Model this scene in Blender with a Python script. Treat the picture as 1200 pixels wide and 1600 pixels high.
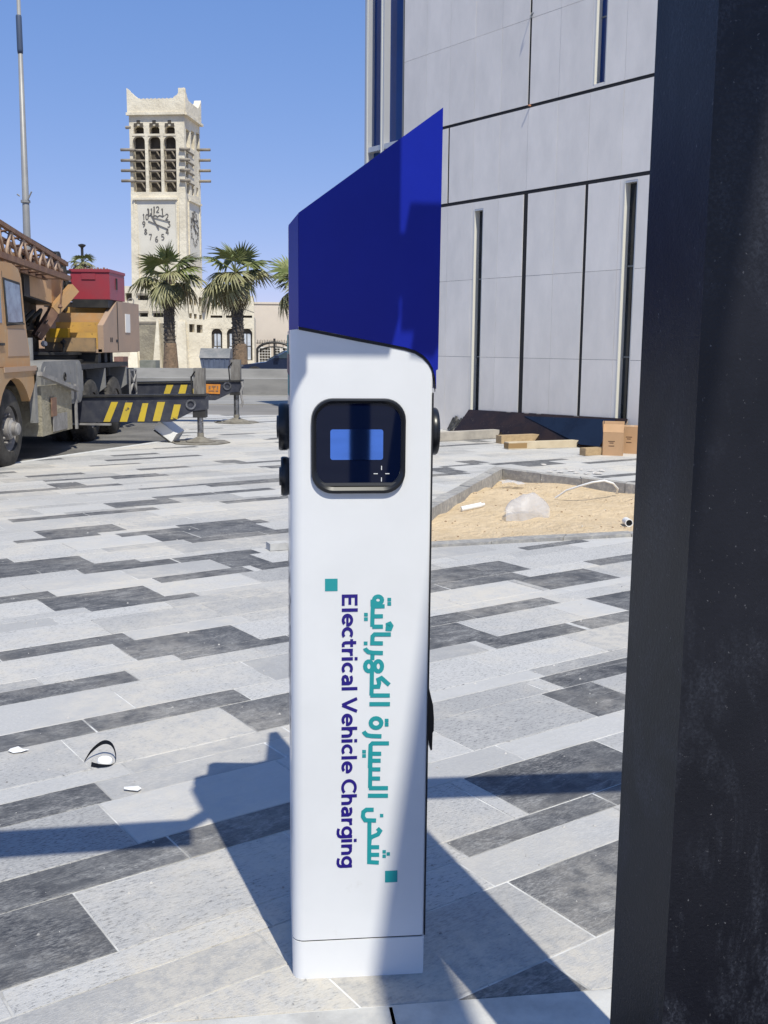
import bpy, bmesh, math, random
from mathutils import Vector, Matrix, Euler
from mathutils.geometry import tessellate_polygon
random.seed(7)
R = math.radians
S = bpy.context.scene
COL = S.collection
for o in list(bpy.data.objects): bpy.data.objects.remove(o)

# ---------------------------------------------------------------- camera
EYE = Vector((0, 0, 1.45)); FPX = 1640.0; PITCH = R(9.04); ROLL = R(0.51)
FW = Vector((0, math.cos(PITCH), -math.sin(PITCH)))
R0 = Vector((1, 0, 0)); U0 = R0.cross(FW)
RT = R0*math.cos(ROLL)+U0*math.sin(ROLL); UP = U0*math.cos(ROLL)-R0*math.sin(ROLL)
cd = bpy.data.cameras.new('camera'); cam = bpy.data.objects.new('camera', cd); COL.objects.link(cam)
cd.sensor_fit = 'VERTICAL'; cd.sensor_height = 24; cd.lens = 24*FPX/1600; cd.clip_start = .05; cd.clip_end = 5000
M = Matrix((RT, UP, -FW)).transposed().to_4x4(); M.translation = EYE; cam.matrix_world = M
S.camera = cam
# ---------------------------------------------------------------- sky, sun, exposure
SUN_AZ, SUN_EL = 158.0, 56.4           # azimuth clockwise from +Y
sv = Vector((math.sin(R(SUN_AZ))*math.cos(R(SUN_EL)), math.cos(R(SUN_AZ))*math.cos(R(SUN_EL)), math.sin(R(SUN_EL))))
W = bpy.data.worlds.new('World'); S.world = W; W.use_nodes = True
nt = W.node_tree; bg = nt.nodes['Background']; bg.inputs['Strength'].default_value = .127
sk = nt.nodes.new('ShaderNodeTexSky'); sk.sky_type = 'NISHITA'; sk.sun_disc = False
sk.sun_elevation = R(SUN_EL); sk.sun_rotation = R(SUN_AZ); sk.altitude = 3500; sk.air_density = 1.0; sk.dust_density = .0; sk.ozone_density = 2.2
# the phone's colour rendering of the sky: one power curve per channel, the same in every direction
sr = nt.nodes.new('ShaderNodeSeparateColor'); cb_ = nt.nodes.new('ShaderNodeCombineColor'); nt.links.new(sk.outputs[0], sr.inputs[0])
for i_, (k_, g_) in enumerate(((1.10, .76), (1.60, .52), (3.15, .35))):
    pw = nt.nodes.new('ShaderNodeMath'); pw.operation = 'POWER'; pw.inputs[1].default_value = g_; nt.links.new(sr.outputs[i_], pw.inputs[0])
    ml = nt.nodes.new('ShaderNodeMath'); ml.operation = 'MULTIPLY'; ml.inputs[1].default_value = k_; nt.links.new(pw.outputs[0], ml.inputs[0]); nt.links.new(ml.outputs[0], cb_.inputs[i_])
nt.links.new(cb_.outputs[0], bg.inputs[0])
sl = bpy.data.lights.new('sun', 'SUN'); sl.energy = 4.4; sl.angle = R(.53); sl.color = (1, .96, .835)
so = bpy.data.objects.new('sun', sl); COL.objects.link(so); so.rotation_euler = (-sv).to_track_quat('-Z', 'Y').to_euler(); so.location = (0, -20, 30)
S.render.engine = 'CYCLES'
vs = S.view_settings; vs.view_transform = 'Standard'; vs.look = 'None'; vs.exposure = 0.12; vs.gamma = 1; vs.use_curve_mapping = False

# ---------------------------------------------------------------- measuring: a sight line met with a real plane
def ray(x, y): return RT*((x-600)/FPX)-UP*((y-800)/FPX)+FW
def gp(x, y, z=0.0):
    d = ray(x, y); return EYE+d*((z-EYE.z)/d.z)
def ony(x, y, Y):
    d = ray(x, y); return EYE+d*(Y/d.y)
def onx(x, y, X):
    d = ray(x, y); return EYE+d*(X/d.x)
class Plane:
    """vertical plane through p0 with horizontal direction ex; uv() gives (along, height), at() the point"""
    def __init__(s, p0, ex):
        s.p0 = Vector((p0[0], p0[1], 0)); s.ex = Vector((ex[0], ex[1], 0)).normalized()
        s.n = Vector((s.ex.y, -s.ex.x, 0))
        if s.n.dot(Vector((EYE.x, EYE.y, 0))-s.p0) < 0: s.n = -s.n
    def uv(s, x, y):
        d = ray(x, y); q = EYE+d*((s.p0-EYE).dot(s.n)/d.dot(s.n)); return ((q-s.p0).dot(s.ex), q.z)
    def at(s, u, z, out=0.0): return s.p0+s.ex*u+Vector((0, 0, z))+s.n*out

# ---------------------------------------------------------------- mesh builder
class MB:
    def __init__(s): s.bm = bmesh.new(); s.att = []
    def face(s, pts):
        vs_ = [s.bm.verts.new(p) for p in pts]
        try: return s.bm.faces.new(vs_)
        except ValueError: return None
    def hexa(s, p):
        v = [s.bm.verts.new(q) for q in p]
        for f in ((3, 2, 1, 0), (4, 5, 6, 7), (0, 1, 5, 4), (1, 2, 6, 5), (2, 3, 7, 6), (3, 0, 4, 7)): s.bm.faces.new([v[i] for i in f])
        return v
    def box(s, a, b):
        x0, y0, z0 = (min(a[i], b[i]) for i in range(3)); x1, y1, z1 = (max(a[i], b[i]) for i in range(3))
        return s.hexa([(x0, y0, z0), (x1, y0, z0), (x1, y1, z0), (x0, y1, z0), (x0, y0, z1), (x1, y0, z1), (x1, y1, z1), (x0, y1, z1)])
    def obox(s, c, ax, ay, az, sx, sy, sz):
        c = Vector(c); ax = Vector(ax).normalized()*sx/2; ay = Vector(ay).normalized()*sy/2; az = Vector(az).normalized()*sz/2
        return s.hexa([c-ax-ay-az, c+ax-ay-az, c+ax+ay-az, c-ax+ay-az, c-ax-ay+az, c+ax-ay+az, c+ax+ay+az, c-ax+ay+az])
    def bar(s, a, b, w, h=None, up=(0, 0, 1)):
        a = Vector(a); b = Vector(b); d = (b-a); L = d.length; d.normalize(); side = d.cross(Vector(up))
        if side.length < 1e-4: side = d.cross(Vector((1, 0, 0)))
        side.normalize(); u = side.cross(d); return s.obox((a+b)/2, d, side, u, L, w, h or w)
    def prism(s, pts, ext):
        pts = [Vector(p) for p in pts]; e = Vector(ext); n = len(pts)
        nn = sum(((pts[i]-pts[0]).cross(pts[(i+1) % n]-pts[0]) for i in range(n)), Vector())
        if nn.dot(e) > 0: pts = pts[::-1]
        A = [s.bm.verts.new(p) for p in pts]; B = [s.bm.verts.new(p+e) for p in pts]
        s.bm.faces.new(A); s.bm.faces.new(B[::-1])
        for i in range(n): s.bm.faces.new([A[(i+1) % n], A[i], B[i], B[(i+1) % n]])
    def tube(s, pts, r, n=8, caps=True):
        pts = [Vector(p) for p in pts]; rs = r if isinstance(r, (list, tuple)) else [r]*len(pts)
        rings = []; ref = None
        for i, p in enumerate(pts):
            t = (pts[min(i+1, len(pts)-1)]-pts[max(i-1, 0)]).normalized()
            if ref is None:
                ref = t.cross(Vector((0, 0, 1)))
                if ref.length < 1e-3: ref = t.cross(Vector((1, 0, 0)))
            ref = (ref-t*ref.dot(t)).normalized(); b = t.cross(ref)
            rings.append([s.bm.verts.new(p+(ref*math.cos(2*math.pi*k/n)+b*math.sin(2*math.pi*k/n))*rs[i]) for k in range(n)])
        for a, b_ in zip(rings, rings[1:]):
            for k in range(n): s.bm.faces.new([a[k], a[(k+1) % n], b_[(k+1) % n], b_[k]])
        if caps: s.bm.faces.new(rings[0][::-1]); s.bm.faces.new(rings[-1])
    def lathe(s, prof, c, axis, n=24, closed=False):
        c = Vector(c); ax = Vector(axis).normalized(); a = ax.cross(Vector((0, 0, 1)))
        if a.length < 1e-3: a = ax.cross(Vector((1, 0, 0)))
        a.normalize(); b = ax.cross(a)
        rings = [[s.bm.verts.new(c+ax*h+(a*math.cos(2*math.pi*k/n)+b*math.sin(2*math.pi*k/n))*max(r, 1e-4)) for k in range(n)] for r, h in prof]
        for p, q in zip(rings, rings[1:]+([rings[0]] if closed else [])):
            for k in range(n): s.bm.faces.new([p[k], p[(k+1) % n], q[(k+1) % n], q[k]])
        if not closed:
            if prof[0][0] > 2e-4: s.bm.faces.new(rings[0][::-1])
            if prof[-1][0] > 2e-4: s.bm.faces.new(rings[-1])
    def bevel(s, off, seg=2, ang=25):
        es = [e for e in s.bm.edges if len(e.link_faces) == 2 and e.calc_face_angle(0) > R(ang)]
        bmesh.ops.bevel(s.bm, geom=es, offset=off, segments=seg, affect='EDGES', profile=.5, clamp_overlap=True)
    def mesh(s, name, mats, smooth=False, recalc=True):
        if recalc: bmesh.ops.recalc_face_normals(s.bm, faces=s.bm.faces[:])
        me = bpy.data.meshes.new(name); s.bm.to_mesh(me); s.bm.free()
        for m in (mats if isinstance(mats, (list, tuple)) else [mats]): me.materials.append(m)
        if smooth:
            for p in me.polygons: p.use_smooth = True
        return me
    def build(s, name, mats, parent=None, smooth=False, bevel=0, seg=2, recalc=True, sharp=None):
        if bevel: s.bevel(bevel, seg)
        if parent is not None:
            bmesh.ops.translate(s.bm, verts=s.bm.verts[:], vec=-WL[parent])
        me = s.mesh(name, mats, smooth, recalc)
        if sharp is not None: smooth_by(me, sharp)
        o = bpy.data.objects.new(name, me); COL.objects.link(o)
        if parent is not None: o.parent = parent; WL[o] = WL[parent].copy()
        else: WL[o] = Vector((0, 0, 0))
        return o
def smooth_by(me, ang):
    me.set_sharp_from_angle(angle=R(ang))
    for p in me.polygons: p.use_smooth = True
WL = {}
def tag(o, label=None, cat=None, group=None, kind=None):
    if label: o['label'] = label
    if cat: o['category'] = cat
    if group: o['group'] = group
    if kind: o['kind'] = kind
    return o
def thing(name, label, cat, loc, group=None):
    o = bpy.data.objects.new(name, None); COL.objects.link(o); o.location = loc; o.empty_display_size = .1
    WL[o] = Vector(loc); return tag(o, label, cat, group)
def put(name, me, parent, loc, rot=(0, 0, 0), scale=(1, 1, 1)):
    """an object of existing mesh data; loc in world coordinates"""
    o = bpy.data.objects.new(name, me); COL.objects.link(o)
    o.rotation_euler = rot; o.scale = scale
    if parent is not None: o.parent = parent; o.location = Vector(loc)-WL[parent]
    else: o.location = loc
    WL[o] = Vector(loc); return o
def copy_tree(o, parent=None):
    c = o.copy(); COL.objects.link(c)
    if parent is not None: c.parent = parent
    for ch in list(o.children): copy_tree(ch, c)
    return c

# ---------------------------------------------------------------- materials
def nodes(name):
    m = bpy.data.materials.new(name); m.use_nodes = True; t = m.node_tree; return m, t, t.nodes['Principled BSDF']
def N(t, typ, **kw):
    n = t.nodes.new(typ)
    for k, v in kw.items():
        if k in n.inputs.keys() if isinstance(k, str) else False: n.inputs[k].default_value = v
        else: setattr(n, k, v)
    return n
def noise(t, vec, scale, detail=4, rough=.6, dist=0):
    n = t.nodes.new('ShaderNodeTexNoise'); n.inputs['Scale'].default_value = scale; n.inputs['Detail'].default_value = detail
    n.inputs['Roughness'].default_value = rough; n.inputs['Distortion'].default_value = dist
    t.links.new(vec, n.inputs['Vector']); return n.outputs['Fac']
def ramp(t, fac, stops):
    n = t.nodes.new('ShaderNodeValToRGB'); e = n.color_ramp.elements
    while len(e) < len(stops): e.new(.5)
    for el, (p, c) in zip(e, stops):
        el.position = p; el.color = (c, c, c, 1) if isinstance(c, (int, float)) else (*c, 1)
    t.links.new(fac, n.inputs[0]); return n.outputs[0]
def mix(t, fac, a, b, mode='MIX'):
    n = t.nodes.new('ShaderNodeMix'); n.data_type = 'RGBA'; n.blend_type = mode
    for v, i in ((fac, 0), (a, 6), (b, 7)):
        if isinstance(v, (int, float)): n.inputs[i].default_value = v if i == 0 else (v, v, v, 1)
        elif isinstance(v, tuple): n.inputs[i].default_value = (*v, 1)
        else: t.links.new(v, n.inputs[i])
    return n.outputs[2]
def mth(t, op, a, b=0.0):
    n = t.nodes.new('ShaderNodeMath'); n.operation = op
    for v, i in ((a, 0), (b, 1)):
        if isinstance(v, (int, float)): n.inputs[i].default_value = v
        else: t.links.new(v, n.inputs[i])
    return n.outputs[0]
def coords(t, scale=(1, 1, 1), rotz=0, space='pos'):
    if space == 'pos': v = t.nodes.new('ShaderNodeNewGeometry').outputs['Position']
    else: v = t.nodes.new('ShaderNodeTexCoord').outputs['Object']
    mp = t.nodes.new('ShaderNodeMapping'); mp.inputs['Scale'].default_value = scale; mp.inputs['Rotation'].default_value = (0, 0, rotz)
    t.links.new(v, mp.inputs[0]); return mp.outputs[0]
def bump(t, b, h, strength=.3, dist=.01):
    n = t.nodes.new('ShaderNodeBump'); n.inputs['Strength'].default_value = strength; n.inputs['Distance'].default_value = dist
    t.links.new(h, n.inputs['Height']); t.links.new(n.outputs[0], b.inputs['Normal'])
def pm(name, c, c2=None, scale=6, rough=.6, metal=0, lo=.4, hi=.65, bscale=None, bstr=.2, bdist=.005, spec=.5, stretch=(1, 1, 1), rnd=0, coat=0, det=5, space='pos', dust=None):
    """base colour c, blotched with c2 by noise; optional fine bump and per object tone"""
    m, t, b = nodes(name); b.inputs['Roughness'].default_value = rough; b.inputs['Metallic'].default_value = metal
    b.inputs['Specular IOR Level'].default_value = spec; b.inputs['Coat Weight'].default_value = coat
    v = coords(t, stretch, space=space)
    if c2 is not None: out = mix(t, ramp(t, noise(t, v, scale, det, .62), [(lo, 0), (hi, 1)]), c, c2)
    else: out = None
    if dust is not None:
        dcol, dsc, dlo, dhi = dust
        out = mix(t, ramp(t, noise(t, v, dsc, 8, .7), [(dlo, 0), (dhi, 1)]), out if out is not None else c, dcol)
    if rnd:
        oi = t.nodes.new('ShaderNodeObjectInfo'); f = mth(t, 'ADD', mth(t, 'MULTIPLY', oi.outputs['Random'], rnd), 1-rnd/2)
        out = mix(t, 1.0, out if out is not None else c, f, 'MULTIPLY')
    if out is None: b.inputs['Base Color'].default_value = (*c, 1)
    else: t.links.new(out, b.inputs['Base Color'])
    if bscale: bump(t, b, noise(t, v, bscale, 6, .65), bstr, bdist)
    return m
# ================================================================ paving frame (measured from the slab joints)
UA = R(54.8); UD = Vector((math.sin(UA), math.cos(UA), 0)); VD = Vector((-UD.y, UD.x, 0))
PER = 1.102; V0 = 2.268
def uvp(u, v, z=0): return UD*u+VD*v+Vector((0, 0, z))

# ---- materials of the setting
def slab_material():
    m, t, b = nodes('paving_stone')
    at = t.nodes.new('ShaderNodeAttribute'); at.attribute_name = 'tone'; at.attribute_type = 'GEOMETRY'
    a2 = t.nodes.new('ShaderNodeAttribute'); a2.attribute_name = 'seed'; a2.attribute_type = 'GEOMETRY'
    pos = t.nodes.new('ShaderNodeNewGeometry').outputs['Position']
    rot = t.nodes.new('ShaderNodeMapping'); rot.inputs['Rotation'].default_value = (0, 0, -(math.pi/2-UA)); t.links.new(pos, rot.inputs[0])
    ad = t.nodes.new('ShaderNodeVectorMath'); ad.operation = 'ADD'; t.links.new(rot.outputs[0], ad.inputs[0])
    cx = t.nodes.new('ShaderNodeCombineXYZ'); t.links.new(a2.outputs['Fac'], cx.inputs[2]); t.links.new(cx.outputs[0], ad.inputs[1])
    v = ad.outputs[0]
    st = t.nodes.new('ShaderNodeMapping'); st.inputs['Scale'].default_value = (1, 3.2, 1); t.links.new(v, st.inputs[0])
    fine = noise(t, st.outputs[0], 55, 6, .75); mid = noise(t, v, 9, 5, .6, .4); swirl = noise(t, st.outputs[0], 4.5, 7, .68, 1.6); big = noise(t, rot.outputs[0], .9, 5, .62)
    base = ramp(t, at.outputs['Fac'], [(0, (.026, .029, .038)), (.3, (.062, .067, .08)), (.6, (.315, .312, .31)), (1, (.50, .492, .478))])
    base = mix(t, ramp(t, mid, [(.3, 0), (.75, .55)]), base, mix(t, .5, base, (.42, .415, .40)))
    base = mix(t, mth(t, 'MULTIPLY', ramp(t, swirl, [(.50, 0), (.66, .5)]), ramp(t, fine, [(.40, .2), (.55, 1)])), base, (.40, .395, .38))
    # cement dust caught in the rough face: streaky and speckled, strongest where the slab is pale
    d1 = ramp(t, fine, [(.46, 0), (.62, 1)])
    sp = mth(t, 'MULTIPLY', d1, ramp(t, noise(t, v, 3.5, 4, .6), [(.38, .12), (.66, .75)]))
    sp = mth(t, 'MULTIPLY', sp, mth(t, 'ADD', .38, mth(t, 'MULTIPLY', at.outputs['Fac'], .62)))
    col = mix(t, sp, base, (.57, .555, .53))
    dk = mth(t, 'MULTIPLY', ramp(t, fine, [(.34, 1), (.46, 0)]), ramp(t, mth(t, 'FRACT', mth(t, 'MULTIPLY', a2.outputs['Fac'], 3.7)), [(.28, .04), (.55, .95)]))
    col = mix(t, dk, col, (.085, .086, .092))
    # spread mortar: broad beige film near the work area
    film = mth(t, 'MULTIPLY', ramp(t, big, [(.47, 0), (.61, .8)]), ramp(t, noise(t, v, 14, 8, .75), [(.36, .12), (.56, 1)]))
    ds = t.nodes.new('ShaderNodeVectorMath'); ds.operation = 'DISTANCE'; t.links.new(pos, ds.inputs[0]); ds.inputs[1].default_value = (-.05, 2.05, 0)
    near_ = mth(t, 'ADD', mth(t, 'MULTIPLY', ds.outputs['Value'], .55), mth(t, 'MULTIPLY', noise(t, pos, 3.2, 7, .7, .6), 1.1))
    spread = ramp(t, near_, [(.70, .85), (1.0, 0)])            # fresh mortar trowelled out round the new pillar
    film = mth(t, 'MAXIMUM', film, mth(t, 'MULTIPLY', spread, ramp(t, noise(t, v, 26, 6, .7), [(.40, .22), (.56, 1)])))
    film = mth(t, 'MULTIPLY', film, mth(t, 'ADD', .30, mth(t, 'MULTIPLY', at.outputs['Fac'], .70)))
    col = mix(t, film, col, (.585, .54, .465))
    t.links.new(col, b.inputs['Base Color']); b.inputs['Roughness'].default_value = .78; b.inputs['Specular IOR Level'].default_value = .3
    bump(t, b, mth(t, 'ADD', fine, mth(t, 'MULTIPLY', mid, 1.2)), .7, .005)
    return m
m_slab = slab_material()
m_bed = pm('mortar_bed', (.66, .65, .62), (.34, .33, .31), 4, .9, lo=.4, hi=.58, bscale=60)
m_asph = pm('asphalt', (.115, .11, .104), (.20, .19, .178), 1.3, .9, lo=.42, hi=.7, bscale=90, bstr=.6, bdist=.01, dust=((.26, .25, .23), 26, .55, .75))
m_road = pm('road_dusty', (.20, .185, .165), (.28, .26, .235), .7, .9, bscale=50, stretch=(.25, 1, 1))
m_earth = pm('dusty_earth', (.34, .29, .22), (.42, .37, .29), .4, .95, bscale=20)
m_conc = pm('kerb_concrete', (.54, .53, .50), (.40, .39, .37), 9, .85, bscale=70, bstr=.35, rnd=.14, dust=((.52, .50, .46), 20, .52, .72))
m_kerbdark = pm('kerb_concrete_dark', (.27, .26, .25), (.36, .35, .33), 12, .9, bscale=70, bstr=.4, rnd=.2, dust=((.5, .46, .38), 24, .5, .75))
m_sand = pm('loose_sand', (.70, .55, .365), (.62, .475, .30), 7, .95, bscale=16, bstr=1, bdist=.05, spec=.2)
m_edge = pm('white_edging', (.66, .66, .65), (.5, .5, .49), 12, .8)

# ---- ground sheets
def sheet(name, pts, z, mat, holes=(), thick=0.0):
    loops = [[Vector((p[0], p[1], z)) for p in pts]]+[[Vector((p[0], p[1], z)) for p in h] for h in holes]
    flat = [p for l in loops for p in l]; m = MB(); v = [m.bm.verts.new(p) for p in flat]
    for tri in tessellate_polygon(loops):
        try: m.bm.faces.new([v[i] for i in tri])
        except ValueError: pass
    for f in m.bm.faces:
        f.normal_update()
        if f.normal.z < 0: f.normal_flip()
    if thick:
        for l in loops:
            for i in range(len(l)):
                a, b = l[i], l[(i+1) % len(l)]; dz = Vector((0, 0, thick)); m.face([a, b, b-dz, a-dz])
    return m.build(name, mat, recalc=False)
g = sheet('ground', [(-1500, -600), (1500, -600), (1500, 2500), (-1500, 2500)], -.16, m_earth); tag(g, kind='structure')
L1a, L1b = gp(0, 727), gp(262, 688.5)
dl = (L1b-L1a).normalized(); Lfar = L1a-dl*16
ap = sheet('bright_apron', [(-40, -45), (40, -45), (40, 1.2), (-40, 1.2)], -.026, pm('bright_apron_tone', (.42, .415, .40), (.34, .335, .32), 1.1, .9, bscale=40)); tag(ap, kind='structure')  # pale sheet behind the camera, added to brighten what the screen mirrors
rd = sheet('road', [(-90, 21.75), (60, 21.75), (60, 26.2), (-90, 26.2)], -.05, m_road); tag(rd, kind='structure')
vg = sheet('road_shoulder', [(-90, 26.2), (60, 26.2), (60, 60), (-90, 60)], -.03, pm('worn_pavement', (.31, .295, .27), (.25, .24, .22), 1.5, .9, bscale=30), thick=.1); tag(vg, kind='structure')

# ---- facade line, pavement outline, planter outline
FA = R(-36.0); FD = Vector((math.sin(FA), math.cos(FA), 0)); F0 = gp(955, 700); FAC = Plane(F0, FD)
kb0, kb1 = gp(400, 1589), gp(950, 1547); kd = (kb1-kb0).normalized(); kn = Vector((-kd.y, kd.x, 0))
cornB = gp(785, 733, .02); cornL = gp(572, 851, .02); cornR = gp(985, 757, .02); cornF = gp(985, 830, .02)
d_r = (cornR-cornB).normalized(); d_f = (cornF-cornL).normalized()
# front and right kerbs meet out of view to the right
den = d_r.x*d_f.y-d_r.y*d_f.x; q = cornL-cornB; tt = (q.x*d_f.y-q.y*d_f.x)/den; cornO = cornB+d_r*tt
PLT = [Vector((p.x, p.y, 0)) for p in (cornL, cornB, cornO)]     # inner outline, clockwise from the left
def ccw(P): return P if sum(P[i].x*P[(i+1) % len(P)].y-P[(i+1) % len(P)].x*P[i].y for i in range(len(P))) > 0 else P[::-1]
PLT = ccw(PLT); KW = .13
def offset_poly(P, d):
    n = len(P); out = []
    for i in range(n):
        a, b, c = P[i-1], P[i], P[(i+1) % n]; e1 = (b-a).normalized(); e2 = (c-b).normalized()
        n1 = Vector((e1.y, -e1.x, 0)); n2 = Vector((e2.y, -e2.x, 0)); bis = (n1+n2); k = d/max(.25, (1+n1.dot(n2))); out.append(b+bis*k)
    return out
PLO = offset_poly(PLT, KW)
lot = sheet('asphalt_lot', [(-60, -30), (40, -30), (40, 21.75), (-60, 21.75)], -.03, m_asph, holes=[PLO[::-1]]); tag(lot, kind='structure')
# the sharp far corner of the triangle lies right of view behind the post; cut it short
kmin = kb0-kd*14
pave = [kmin, kb1+kd*12, F0-FD*5.2, F0+FD*6.6, Vector((4, 21.7, 0)), Vector((-3.42, 21.7, 0)), gp(264, 661), L1b, L1a, Lfar]
bed = sheet('pavement', pave, -.0012, m_bed, holes=[PLO[::-1]], thick=.12); tag(bed, kind='structure')
WL[bed] = Vector((0, 0, 0))

# ---- paving slabs
def clip(P, a, n):
    out = []
    for i in range(len(P)):
        p, q_ = P[i], P[(i+1) % len(P)]; dp, dq = (p-a).dot(n), (q_-a).dot(n)
        if dp >= 0: out.append(p)
        if (dp >= 0) != (dq >= 0): out.append(p+(q_-p)*(dp/(dp-dq)))
    return out
def area(P): return abs(sum(P[i].x*P[(i+1) % len(P)].y-P[(i+1) % len(P)].x*P[i].y for i in range(len(P))))/2 if len(P) > 2 else 0
def perp_right(d): return Vector((d.y, -d.x, 0))
L2a, L2b = L1b, gp(264, 661); d2 = (L2b-L2a).normalized()
ROWS = [(0, .3), (.3, .45), (.45, .75), (.75, .9), (.9, 1.0)]
DARK = {  # (k,row): [(u0,u1)] traced dark slabs
 (0, 0): [(.2, .83), (2.17, 2.80)], (0, 1): [(.52, 1.17), (1.17, 1.82)], (0, 2): [(3.0, 3.30)], (0, 3): [(.48, 1.13), (3.14, 3.78), (3.78, 4.42)],
 (-1, 4): [(1.83, 2.45), (2.45, 3.06)], (-1, 2): [(1.83, 2.47)], (-1, 1): [(1.02, 1.66)],
 (1, 0): [(1.80, 2.44)], (1, 1): [(.65, 1.30), (1.30, 1.955), (3.29, 3.91), (3.94, 4.58)], (1, 2): [(2.8, 3.44), (4.40, 5.02)], (1, 3): [(2.95, 3.58), (3.58, 4.21)], (1, 4): [(1.945, 2.56), (2.56, 3.2)],
 (2, 0): [(1.772, 2.416), (4.39, 5.01)], (2, 1): [(.61, 1.25), (1.25, 1.895), (3.25, 3.89), (3.89, 4.53)], (2, 2): [(4.40, 4.70)], (2, 4): [(1.905, 2.56)],
 (3, 0): [(1.745, 2.388)], (3, 1): [(1.22, 1.866), (3.2, 3.84)], (3, 2): [(3.065, 3.375)], (3, 3): [(2.2, 2.85), (2.86, 3.475)], (3, 4): [(1.3, 1.98), (1.98, 2.65)],
 (4, 0): [(1.74, 2.37)], (4, 1): [(3.22, 3.86), (3.86, 4.5)], (4, 2): [(3.06, 3.37)], (4, 3): [(2.88, 3.51), (3.51, 4.15)]}
JOINT = {(1, 0): 1.12, (0, 0): .83, (-1, 2): 1.83}
slabs = []
rnd = random.Random(11)
for k in range(-2, 18):
    for r_, (a0, a1) in enumerate(ROWS):
        v0, v1 = V0+(k+a0)*PER, V0+(k+a1)*PER; vm = (v0+v1)/2
        marks = DARK.get((k, r_), [])
        ph = marks[0][0] if marks else JOINT.get((k, r_), rnd.uniform(0, .64))
        cells = []; u = ph-40*.64
        if marks:
            ms = sorted(marks); u = ms[0][0]
            while u > -14: cells.append((u-.64, u, None)); u -= .64
            u = ms[0][0]
            for (m0, m1) in ms:
                while m0-u > .5: cells.append((u, min(u+.64, m0), None)); u = min(u+.64, m0)
                if m0 > u+.03: cells.append((u, m0, None))
                cells.append((m0, m1, .08)); u = m1
            while u < 26: cells.append((u, u+.64, None)); u += .64
        else:
            while u < 26: cells.append((u, u+.64, None)); u += .64
        out = []; run = 0
        for (c0, c1, tn) in cells:
            if tn is None:
                near = (k < 4 and -1 < c0 < 5)
                p = (.04 if near else (.06, .22, .05, .19, .22)[r_])
                if run: p = .36 if r_ in (1, 3, 4) and not near else .02
                x = rnd.random()
                if x < p: tn = .1; run = 1-run
                else:
                    tn = rnd.choice([.72, .8, .86, .9, .95, 1, 1, .93]) if rnd.random() > .12 else .62; run = 0
                if r_ in (0, 2) and tn < .2 and rnd.random() < .5 and not near:
                    cm = (c0+c1)/2; out += [(c0, cm, tn), (cm, c1, .9)]; continue
            out.append((c0, c1, tn))
        for (c0, c1, tn) in out:
            g_ = .0026
            P = [uvp(c0+g_, v0+g_), uvp(c1-g_, v0+g_), uvp(c1-g_, v1-g_), uvp(c0+g_, v1-g_)]
            c = uvp((c0+c1)/2, vm)
            if c.y > 22.2 or c.y < 1 or abs(c.x) > .62*c.y+3.2: continue
            P = clip(P, kb0+kn*.006, kn)
            if len(P) > 2: P = clip(P, Vector((0, 21.68, 0)), Vector((0, -1, 0)))
            if len(P) > 2:
                if c.y < L1b.y: P = clip(P, L1a+perp_right(dl)*.045, perp_right(dl))
                else: P = clip(P, L2a+perp_right(d2)*.02, perp_right(d2))
            if len(P) > 2: P = clip(P, F0+FAC.n*.01, FAC.n)
            if len(P) < 3 or area(P) < .002: continue
            pieces = []; rest = P; inter = P
            for i in range(len(PLO)):
                a, b = PLO[i], PLO[(i+1) % len(PLO)]; e = (b-a).normalized(); inter = clip(inter, a, Vector((-e.y, e.x, 0)))
                if len(inter) < 3: break
            if len(inter) < 3 or area(inter) < 1e-4: slabs.append((P, max(0, min(1, tn+rnd.uniform(-.05, .05))), rnd.uniform(0, 40))); continue
            for i in range(len(PLO)):
                a, b = PLO[i], PLO[(i+1) % len(PLO)]; e = (b-a).normalized(); no = Vector((e.y, -e.x, 0))
                o_ = clip(rest, a+no*.004, no)
                if len(o_) > 2 and area(o_) > .002: pieces.append(o_)
                rest = clip(rest, a, -no)
                if len(rest) < 3: break
            tone = max(0, min(1, tn+rnd.uniform(-.05, .05)))
            for pc in pieces: slabs.append((pc, tone, rnd.uniform(0, 40)))
def in_view(P):
    c = sum(P, Vector())/len(P); d = c-EYE; z = d.dot(FW)
    if z < .3: return False
    x = 600+FPX*d.dot(RT)/z; y = 800-FPX*d.dot(UP)/z
    return -60 < x < 1080 and 560 < y < 1680
def dist(P): return (sum(P, Vector())/len(P)-EYE).length
seen = sorted([s for s in slabs if in_view(s[0])], key=lambda s: dist(s[0])-2.0*math.sqrt(area(s[0])))
single = seen[:299]; ids = {id(s) for s in single}; other = [s for s in slabs if id(s) not in ids]
def add_slab(bm, P, tone, seed, lt, ls, dz):
    c = sum(P, Vector())/len(P); n = len(P)
    ins = [p+(c-p).normalized()*.004 for p in P]
    T = [bm.verts.new((p.x, p.y, dz)) for p in ins]; E_ = [bm.verts.new((p.x, p.y, dz-.0022)) for p in P]; B = [bm.verts.new((p.x, p.y, -.03)) for p in P]
    fs = [(bm.faces.new(T), tone)]
    for i in range(n):
        j = (i+1) % n; fs += [(bm.faces.new([T[i], E_[i], E_[j], T[j]]), .75*tone+.25), (bm.faces.new([E_[i], B[i], B[j], E_[j]]), 1.0)]
    for f, tv in fs: f[lt] = tv; f[ls] = seed      # mortar sticks to the arrises
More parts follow.
